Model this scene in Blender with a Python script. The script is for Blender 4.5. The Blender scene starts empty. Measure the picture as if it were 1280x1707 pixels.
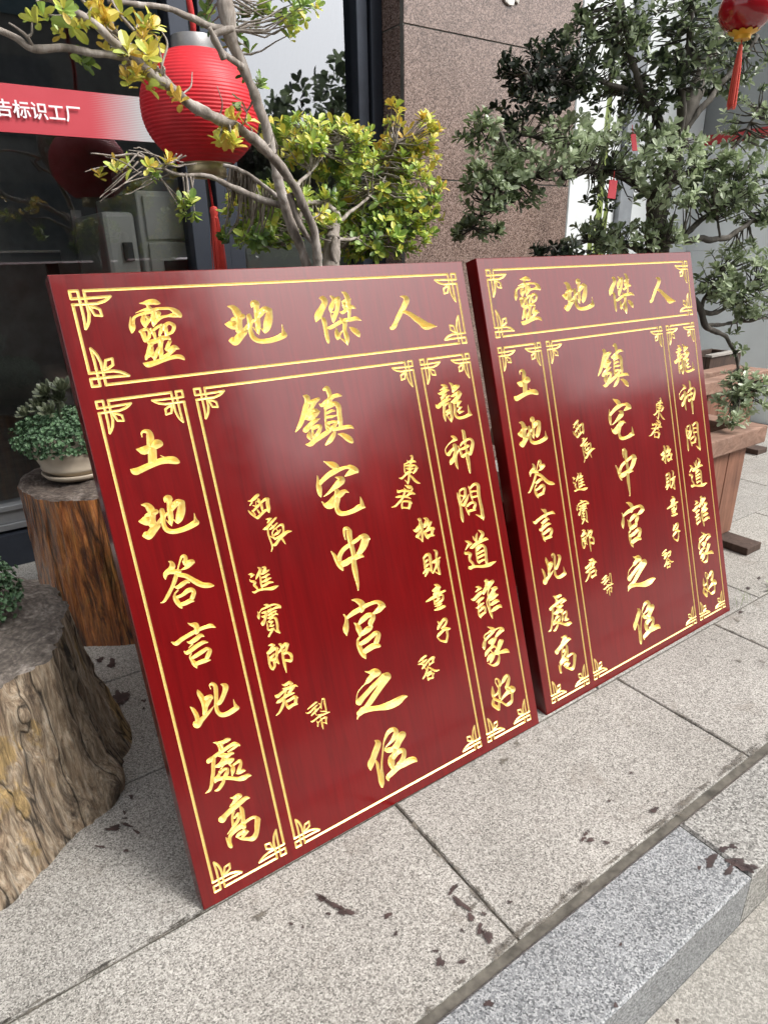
import bpy, bmesh, math, random
import numpy as np
from mathutils import Vector, Matrix, noise
from mathutils.geometry import delaunay_2d_cdt

scene = bpy.context.scene
COL = scene.collection
R = math.radians
rnd = random.Random(7)

# ------------------------------------------------------------------ camera
PITCH, ROLL, CAM_H, FPX = R(21.85419), R(-1.09252), 1.2, 1090.1
_f = Vector((0, math.cos(PITCH), -math.sin(PITCH)))
_r0 = Vector((1, 0, 0)); _u0 = _r0.cross(_f)
CR = _r0 * math.cos(ROLL) + _u0 * math.sin(ROLL)
CU = -_r0 * math.sin(ROLL) + _u0 * math.cos(ROLL)
CC = Vector((0, 0, CAM_H))
cam_data = bpy.data.cameras.new('camera')
cam = bpy.data.objects.new('camera', cam_data); COL.objects.link(cam)
m3 = Matrix((CR, CU, -_f)).transposed()
cam.matrix_world = Matrix.Translation(CC) @ m3.to_4x4()
cam_data.sensor_fit = 'VERTICAL'; cam_data.sensor_height = 24.0
cam_data.lens = FPX / 1707 * 24.0
cam_data.clip_start = 0.02; cam_data.clip_end = 400
scene.camera = cam

# ------------------------------------------------------------------ street axes: s along the shop front, t towards it
AZ = R(34.4)
ES = Vector((math.cos(AZ), math.sin(AZ), 0)); ET = Vector((-math.sin(AZ), math.cos(AZ), 0))
def P(s, t, z): return ES * s + ET * t + Vector((0, 0, z))

# ------------------------------------------------------------------ world, sun, exposure
SUN_EL, SUN_S, SUN_T = R(47), 0.55, -0.75      # sun stands on the street side, a little to the right
sd = ES * SUN_S + ET * SUN_T; sd.normalize()
sun_dir = sd * math.cos(SUN_EL) + Vector((0, 0, math.sin(SUN_EL)))
world = bpy.data.worlds.new('World'); scene.world = world; world.use_nodes = True
wn = world.node_tree; wn.nodes.clear()
sky = wn.nodes.new('ShaderNodeTexSky'); sky.sky_type = 'NISHITA'; sky.sun_disc = False
sky.sun_elevation = SUN_EL; sky.sun_rotation = math.atan2(sun_dir.x, sun_dir.y)
sky.air_density = 1.0; sky.dust_density = 4.0; sky.ozone_density = 1.0
hs = wn.nodes.new('ShaderNodeHueSaturation'); hs.inputs['Saturation'].default_value = 0.22
bg = wn.nodes.new('ShaderNodeBackground'); bg.inputs['Strength'].default_value = 0.15
wo = wn.nodes.new('ShaderNodeOutputWorld')
wn.links.new(sky.outputs[0], hs.inputs['Color']); wn.links.new(hs.outputs[0], bg.inputs[0]); wn.links.new(bg.outputs[0], wo.inputs[0])
sl = bpy.data.lights.new('sun', 'SUN'); sl.energy = 1.15; sl.angle = R(20); sl.color = (1.0, 0.965, 0.92)
so = bpy.data.objects.new('sun', sl); COL.objects.link(so)
so.rotation_euler = (-sun_dir).to_track_quat('-Z', 'Y').to_euler()
scene.view_settings.view_transform = 'Standard'; scene.view_settings.look = 'None'
scene.view_settings.gamma = 1.0; scene.view_settings.exposure = 1.02
scene.view_settings.use_curve_mapping = False
scene.cycles.max_bounces = 8; scene.cycles.transparent_max_bounces = 12
scene.cycles.use_denoising = True; scene.cycles.caustics_reflective = False; scene.cycles.caustics_refractive = False

# ------------------------------------------------------------------ helpers
def ray(px, py):
    return CR * ((px - 640) / FPX) + CU * (-(py - 853.5) / FPX) + _f
def at(px, py, t):                      # point of the view ray that stands t metres towards the shop front
    d = ray(px, py); return CC + d * (t / d.dot(ET))
def ground(px, py, z=0.0):
    d = ray(px, py); return CC + d * ((z - CAM_H) / d.z)

def link_mesh(name, verts, faces, mat=None, parent=None, smooth=False):
    me = bpy.data.meshes.new(name)
    me.from_pydata([tuple(v) for v in verts], [], faces); me.update()
    o = bpy.data.objects.new(name, me); COL.objects.link(o)
    if mat: me.materials.append(mat)
    if parent is not None: o.parent = parent
    if smooth: me.polygons.foreach_set('use_smooth', [True] * len(me.polygons))
    return o
def empty(name, loc, label, cat, group=None, rot=0.0):
    o = bpy.data.objects.new(name, None); COL.objects.link(o); o.location = loc
    o.rotation_euler = (0, 0, rot); o.empty_display_size = .1
    tag(o, label, cat, group); return o
def tag(o, label, cat, group=None):
    o['label'] = label; o['category'] = cat
    if group: o['group'] = group
    return o
def structure(o): o['kind'] = 'structure'; return o

class MB:                                # collects verts / faces of ONE mesh
    def __init__(self): self.v = []; self.f = []; self.a = []
    def add(self, vs, fs, a=None):
        k = len(self.v); self.v += [Vector(x) for x in vs]; self.f += [tuple(i + k for i in f) for f in fs]
        if a is not None: self.a += [a] * len(vs)
    def box(self, o, ax, ay, az):        # corner o and three edge vectors
        o = Vector(o); ax, ay, az = Vector(ax), Vector(ay), Vector(az)
        vs = [o, o + ax, o + ax + ay, o + ay, o + az, o + ax + az, o + ax + ay + az, o + ay + az]
        fs = [(0, 3, 2, 1), (4, 5, 6, 7), (0, 1, 5, 4), (1, 2, 6, 5), (2, 3, 7, 6), (3, 0, 4, 7)]
        if ax.cross(ay).dot(az) < 0: fs = [f[::-1] for f in fs]
        self.add(vs, fs)
    def sbox(self, s0, s1, t0, t1, z0, z1):
        self.box(P(s0, t0, z0), ES * (s1 - s0), ET * (t1 - t0), Vector((0, 0, z1 - z0)))
    def tube(self, pts, rad, n=8, cap=True, a=None):
        pts = [Vector(p) for p in pts]; m = len(pts)
        if not hasattr(rad, '__len__'): rad = [rad] * m
        k0 = []; up = Vector((0.13, 0.31, 0.94))
        vs = []; fs = []
        for i, p in enumerate(pts):
            d = (pts[min(i + 1, m - 1)] - pts[max(i - 1, 0)])
            if d.length < 1e-9: d = Vector((0, 0, 1))
            d.normalize(); x = d.cross(up)
            if x.length < .05: x = d.cross(Vector((1, 0, 0)))
            x.normalize(); y = d.cross(x); up = -y if False else up
            for j in range(n):
                a_ = 2 * math.pi * j / n
                vs.append(p + (x * math.cos(a_) + y * math.sin(a_)) * rad[i])
        for i in range(m - 1):
            for j in range(n):
                b = i * n
                fs.append((b + j, b + (j + 1) % n, b + n + (j + 1) % n, b + n + j))
        if cap:
            fs.append(tuple(range(n))[::-1]); fs.append(tuple(range((m - 1) * n, m * n)))
        self.add(vs, fs, a)
    def lathe(self, prof, c, n=32, cap=False):
        c = Vector(c); vs = []; fs = []; m = len(prof)
        for (r_, z) in prof:
            for j in range(n):
                a_ = 2 * math.pi * j / n; vs.append(c + Vector((r_ * math.cos(a_), r_ * math.sin(a_), z)))
        for i in range(m - 1):
            for j in range(n):
                b = i * n; fs.append((b + j, b + (j + 1) % n, b + n + (j + 1) % n, b + n + j))
        if cap: fs.append(tuple(range(n))[::-1]); fs.append(tuple(range((m - 1) * n, m * n)))
        self.add(vs, fs)
    def build(self, name, mat, parent=None, smooth=False, bevel=0.0, attr=None):
        off = Vector((0, 0, 0))
        if parent is not None:
            inv = (Matrix.Translation(parent.location) @ parent.rotation_euler.to_matrix().to_4x4())
            q = parent.parent
            while q is not None:
                inv = (Matrix.Translation(q.location) @ q.rotation_euler.to_matrix().to_4x4()) @ inv; q = q.parent
            inv = inv.inverted(); vs = [inv @ v for v in self.v]
        else: vs = self.v
        o = link_mesh(name, vs, self.f, mat, parent, smooth)
        if attr:
            at_ = o.data.attributes.new(attr, 'FLOAT', 'POINT')
            at_.data.foreach_set('value', self.a)
        if bevel:
            b = o.modifiers.new('bevel', 'BEVEL'); b.width = bevel; b.segments = 2; b.limit_method = 'ANGLE'; b.angle_limit = R(40)
        return o

# ------------------------------------------------------------------ materials
def new_mat(name):
    m = bpy.data.materials.new(name); m.use_nodes = True
    nt = m.node_tree; b = nt.nodes['Principled BSDF']; return m, nt, b
def N(nt, typ, **kw):
    n = nt.nodes.new(typ)
    for k, v in kw.items():
        if k in n.inputs.keys(): n.inputs[k].default_value = v
        else: setattr(n, k, v)
    return n
def L(nt, a, b): nt.links.new(a, b)
def ramp(nt, src, stops, interp='LINEAR'):
    r_ = nt.nodes.new('ShaderNodeValToRGB'); cr = r_.color_ramp; cr.interpolation = interp
    while len(cr.elements) < len(stops): cr.elements.new(0.5)
    for e_, (p, c) in zip(cr.elements, stops):
        e_.position = p; e_.color = (c[0], c[1], c[2], 1) if hasattr(c, '__len__') else (c, c, c, 1)
    L(nt, src, r_.inputs[0]); return r_.outputs[0]
def mixc(nt, fac, a, b, mode='MIX'):
    m = nt.nodes.new('ShaderNodeMix'); m.data_type = 'RGBA'; m.blend_type = mode
    for val, k in ((fac, 0), (a, 6), (b, 7)):
        if isinstance(val, (int, float)): m.inputs[k].default_value = val
        elif isinstance(val, (tuple, list)): m.inputs[k].default_value = (val[0], val[1], val[2], 1)
        else: L(nt, val, m.inputs[k])
    return m.outputs[2]
def mathn(nt, op, a, b=0.0):
    m = nt.nodes.new('ShaderNodeMath'); m.operation = op
    for val, k in ((a, 0), (b, 1)):
        if isinstance(val, (int, float)): m.inputs[k].default_value = val
        else: L(nt, val, m.inputs[k])
    return m.outputs[0]
def coords(nt, scale=(1, 1, 1), rot=0.0):
    tc = nt.nodes.new('ShaderNodeTexCoord'); mp = nt.nodes.new('ShaderNodeMapping')
    mp.inputs['Scale'].default_value = scale; mp.inputs['Rotation'].default_value = (0, 0, rot)
    L(nt, tc.outputs['Object'], mp.inputs[0]); return mp.outputs[0]
def noise_t(nt, vec, scale, detail=4, rough=.55, dist=0.0):
    n = nt.nodes.new('ShaderNodeTexNoise'); n.inputs['Scale'].default_value = scale
    n.inputs['Detail'].default_value = detail; n.inputs['Roughness'].default_value = rough
    n.inputs['Distortion'].default_value = dist
    L(nt, vec, n.inputs['Vector']); return n.outputs['Fac']
def voro(nt, vec, scale, out='Color', feature='F1'):
    n = nt.nodes.new('ShaderNodeTexVoronoi'); n.feature = feature; n.inputs['Scale'].default_value = scale
    L(nt, vec, n.inputs['Vector']); return n.outputs[out]
def bump(nt, b, h, strength=.3, dist=.01):
    n = nt.nodes.new('ShaderNodeBump'); n.inputs['Strength'].default_value = strength; n.inputs['Distance'].default_value = dist
    L(nt, h, n.inputs['Height']); L(nt, n.outputs[0], b.inputs['Normal'])
def plain(name, col, rough=.5, metal=0.0, coat=0.0, var=0.0, vscale=8.0):
    m, nt, b = new_mat(name)
    b.inputs['Roughness'].default_value = rough; b.inputs['Metallic'].default_value = metal; b.inputs['Coat Weight'].default_value = coat
    if var:
        v = coords(nt); f = noise_t(nt, v, vscale, 5, .6)
        lo = tuple(c * (1 - var) for c in col); hi = tuple(min(1, c * (1 + var)) for c in col)
        L(nt, ramp(nt, f, [(.3, lo), (.7, hi)]), b.inputs['Base Color'])
        L(nt, ramp(nt, f, [(.3, min(1, rough + .12)), (.7, max(0, rough - .08))]), b.inputs['Roughness'])
    else: b.inputs['Base Color'].default_value = (*col, 1)
    return m

def granite(name, cols, size, rough=.6, dirt=.0, dirtcol=(.16, .13, .1), bumps=.15, island=0.0):
    """cols: list of (position, colour) along a random per-grain value; size: grain scale"""
    m, nt, b = new_mat(name); v = coords(nt)
    g = nt.nodes.new('ShaderNodeSeparateColor'); L(nt, voro(nt, v, size), g.inputs[0])
    base = ramp(nt, g.outputs[0], cols, 'LINEAR')
    g2 = nt.nodes.new('ShaderNodeSeparateColor'); L(nt, voro(nt, v, size * 2.3), g2.inputs[0])
    fine = ramp(nt, g2.outputs[1], [(0, .62), (.5, 1.0), (1, 1.22)])
    c = mixc(nt, 1.0, base, fine, 'MULTIPLY')
    big = noise_t(nt, v, 3.0, 6, .6)
    c = mixc(nt, 1.0, c, ramp(nt, big, [(.25, (.78, .77, .74)), (.75, (1.12, 1.11, 1.08))]), 'MULTIPLY')
    if island:
        ge = nt.nodes.new('ShaderNodeNewGeometry'); c = mixc(nt, 1.0, c, ramp(nt, ge.outputs['Random Per Island'], [(0, (1 - island, 1 - island, 1 - island * .9)), (1, (1 + island * .6, 1 + island * .55, 1 + island * .4))]), 'MULTIPLY')
    if dirt:
        d = noise_t(nt, v, 6.5, 8, .72, .6)
        c = mixc(nt, ramp(nt, d, [(.56, 0.0), (.72, dirt)]), c, dirtcol)
        sp = noise_t(nt, v, 34, 4, .55); c = mixc(nt, ramp(nt, sp, [(.67, 0.0), (.71, dirt)]), c, (.09, .075, .065))
    L(nt, c, b.inputs['Base Color']); b.inputs['Roughness'].default_value = rough
    bump(nt, b, g.outputs[0], bumps, .002)
    return m

M = {}
M['paving'] = granite('paving_granite', [(0, (.12, .113, .104)), (.2, (.22, .209, .193)), (.5, (.35, .336, .313)), (.8, (.43, .415, .388)), (1, (.53, .515, .485))], 370, .78, .55, island=.08)
M['kerb'] = granite('kerb_granite', [(0, (.065, .070, .076)), (.22, (.15, .157, .168)), (.55, (.245, .257, .27)), (1, (.42, .43, .44))], 340, .6, .35, (.10, .095, .09))
M['kerb_pale'] = granite('kerb_granite_pale', [(0, (.10, .097, .09)), (.25, (.21, .205, .195)), (.6, (.33, .325, .31)), (1, (.49, .485, .465))], 260, .7, .45)
M['column'] = granite('column_granite', [(0, (.06, .04, .033)), (.25, (.135, .092, .077)), (.6, (.235, .165, .14)), (1, (.37, .28, .25))], 215, .24, .12, (.1, .07, .06), .02)
M['grout'] = plain('dirty_grout', (.105, .095, .078), .95, var=.5, vscale=30)
M['road'] = granite('road_concrete', [(0, (.23, .22, .20)), (.5, (.32, .305, .28)), (1, (.43, .41, .38))], 260, .85, .4, (.25, .22, .18))
def stain_mat():
    m, nt, b = new_mat('dark_spill'); b.inputs['Roughness'].default_value = .6
    a = nt.nodes.new('ShaderNodeAttribute'); a.attribute_name = 'cover'; v = coords(nt)
    f = noise_t(nt, v, 120, 6, .7); f2 = noise_t(nt, v, 30, 4)
    L(nt, ramp(nt, f2, [(.3, (.022, .013, .012)), (.7, (.07, .04, .036))]), b.inputs['Base Color'])
    x = mathn(nt, 'ADD', a.outputs['Fac'], mathn(nt, 'MULTIPLY', mathn(nt, 'SUBTRACT', f, .5), 1.5))
    al = ramp(nt, x, [(.30, 0.0), (.52, .9)])
    tr = nt.nodes.new('ShaderNodeBsdfTransparent'); mx = nt.nodes.new('ShaderNodeMixShader'); out = [n for n in nt.nodes if n.type == 'OUTPUT_MATERIAL'][0]
    L(nt, al, mx.inputs[0]); L(nt, tr.outputs[0], mx.inputs[1]); L(nt, b.outputs[0], mx.inputs[2]); L(nt, mx.outputs[0], out.inputs[0])
    return m
M['stain'] = stain_mat()
def grime_mat():
    m = M['stain'].copy(); m.name = 'joint_grime'; r_ = [n for n in m.node_tree.nodes if n.type == 'VALTORGB'][0]
    r_.color_ramp.elements[0].color = (.085, .075, .06, 1); r_.color_ramp.elements[1].color = (.19, .17, .14, 1); r2 = [n for n in m.node_tree.nodes if n.type == 'VALTORGB'][1]; r2.color_ramp.elements[0].position = .36; r2.color_ramp.elements[1].position = .95; return m
M['grime'] = grime_mat()
M['frame'] = plain('dark_aluminium', (.045, .052, .068), .38, .55, var=.25, vscale=5)
M['frame_light'] = plain('grey_aluminium', (.30, .31, .32), .35, .7, var=.2)
M['black'] = plain('black_seal', (.008, .008, .009), .6)
M['joint'] = plain('joint_filler', (.14, .14, .125), .8, var=.3)

def lacquer():
    m, nt, b = new_mat('red_lacquer'); v = coords(nt, (60, 3, 60)); f = noise_t(nt, v, 1.0, 6, .65, 1.2)
    v2 = coords(nt, (2.5, 1.2, 2)); f2 = noise_t(nt, v2, 1.6, 3)
    c = mixc(nt, ramp(nt, f, [(.3, 0.0), (.75, 1.0)]), (.105, .0009, .0014), (.17, .0018, .0026))
    c = mixc(nt, 1.0, c, ramp(nt, f2, [(.3, .88), (.7, 1.08)]), 'MULTIPLY')
    L(nt, c, b.inputs['Base Color']); b.inputs['Roughness'].default_value = .4
    b.inputs['Specular IOR Level'].default_value = .08
    b.inputs['Coat Weight'].default_value = 1.0; b.inputs['Coat Roughness'].default_value = .20; b.inputs['Coat IOR'].default_value = 1.54
    f3 = noise_t(nt, coords(nt, (7, 7, 7)), 1.4, 6, .65); L(nt, ramp(nt, f3, [(.3, .09), (.7, .18)]), b.inputs['Coat Roughness'])
    return m
M['lacquer'] = lacquer()
M['lacquer_side'] = plain('red_lacquer_edge', (.11, .006, .008), .5, var=.3, vscale=20)
def goldm():
    m, nt, b = new_mat('gold_leaf_paint'); v = coords(nt, (160, 160, 160)); f = noise_t(nt, v, 1.0, 3)
    L(nt, ramp(nt, f, [(.3, (.92, .66, .20)), (.7, (.98, .79, .32))]), b.inputs['Base Color'])
    b.inputs['Metallic'].default_value = .5; b.inputs['Roughness'].default_value = .36
    return m
M['gold'] = goldm()

def wood(name, c0, c1, c2, rough=.6, scale=(40, 40, 3), coat=0.0):
    m, nt, b = new_mat(name); v = coords(nt, scale)
    f = noise_t(nt, v, 1.0, 6, .65, 1.0); v2 = coords(nt); f2 = noise_t(nt, v2, 5, 5, .65)
    c = ramp(nt, f, [(.25, c0), (.5, c1), (.78, c2)])
    c = mixc(nt, 1.0, c, ramp(nt, f2, [(.25, .6), (.7, 1.15)]), 'MULTIPLY')
    L(nt, c, b.inputs['Base Color']); b.inputs['Roughness'].default_value = rough; b.inputs['Coat Weight'].default_value = coat
    bump(nt, b, f, .4, .004); return m
M['planter'] = wood('planter_timber', (.125, .052, .03), (.225, .10, .06), (.31, .15, .095), .75)
M['planter_top'] = wood('planter_timber_worn', (.15, .08, .052), (.27, .155, .108), (.37, .24, .18), .8, (3, 40, 40))
M['dark_wood'] = wood('dark_board', (.035, .02, .014), (.065, .038, .026), (.10, .062, .045), .8)
M['soil'] = plain('soil', (.05, .035, .025), .95, var=.5, vscale=40)

def bark(name, c0, c1, c2, scale=(30, 30, 8)):
    m, nt, b = new_mat(name); v = coords(nt, scale); f = noise_t(nt, v, 1.0, 7, .7, .8)
    L(nt, ramp(nt, f, [(.28, c0), (.5, c1), (.75, c2)]), b.inputs['Base Color']); b.inputs['Roughness'].default_value = .85
    bump(nt, b, f, .8, .004); return m
M['bark_pale'] = bark('pale_bark', (.085, .07, .056), (.29, .25, .215), (.58, .54, .50))
M['bark_dark'] = bark('dark_bark', (.03, .028, .024), (.085, .075, .062), (.16, .145, .12))

def leafm(name, stops, rough=.42, trans=.25):
    """leaf colour picked by each leaf's own tone value, true colour plus painted shade on dark clumps (attribute 'age') with a random offset per leaf"""
    m, nt, b = new_mat(name)
    a = nt.nodes.new('ShaderNodeAttribute'); a.attribute_name = 'age_shade'
    g = nt.nodes.new('ShaderNodeNewGeometry')
    x = mathn(nt, 'ADD', a.outputs['Fac'], mathn(nt, 'MULTIPLY', mathn(nt, 'SUBTRACT', g.outputs['Random Per Island'], .5), .45))
    c = ramp(nt, x, stops)
    L(nt, c, b.inputs['Base Color']); b.inputs['Roughness'].default_value = rough; b.inputs['Specular IOR Level'].default_value = .75
    tr = nt.nodes.new('ShaderNodeBsdfTranslucent'); L(nt, c, tr.inputs[0])
    mx = nt.nodes.new('ShaderNodeMixShader'); mx.inputs[0].default_value = trans
    out = [n for n in nt.nodes if n.type == 'OUTPUT_MATERIAL'][0]
    L(nt, b.outputs[0], mx.inputs[1]); L(nt, tr.outputs[0], mx.inputs[2]); L(nt, mx.outputs[0], out.inputs[0])
    return m
M['leaf_yellow'] = leafm('yellowing_leaves', [(0, (.05, .10, .028)), (.28, (.22, .36, .07)), (.5, (.46, .60, .12)), (.76, (.74, .67, .11)), (1, (.72, .48, .09))])
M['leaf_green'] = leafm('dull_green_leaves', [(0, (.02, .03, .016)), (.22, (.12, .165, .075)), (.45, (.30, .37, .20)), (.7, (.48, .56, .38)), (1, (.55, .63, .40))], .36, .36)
M['sedum'] = leafm('sedum_leaves', [(0, (.025, .06, .028)), (.5, (.085, .175, .075)), (1, (.18, .29, .15))], .6, .1)
M['rosette'] = leafm('rosette_leaves', [(0, (.05, .065, .035)), (.5, (.105, .125, .07)), (1, (.17, .18, .11))], .5, .1)

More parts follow.
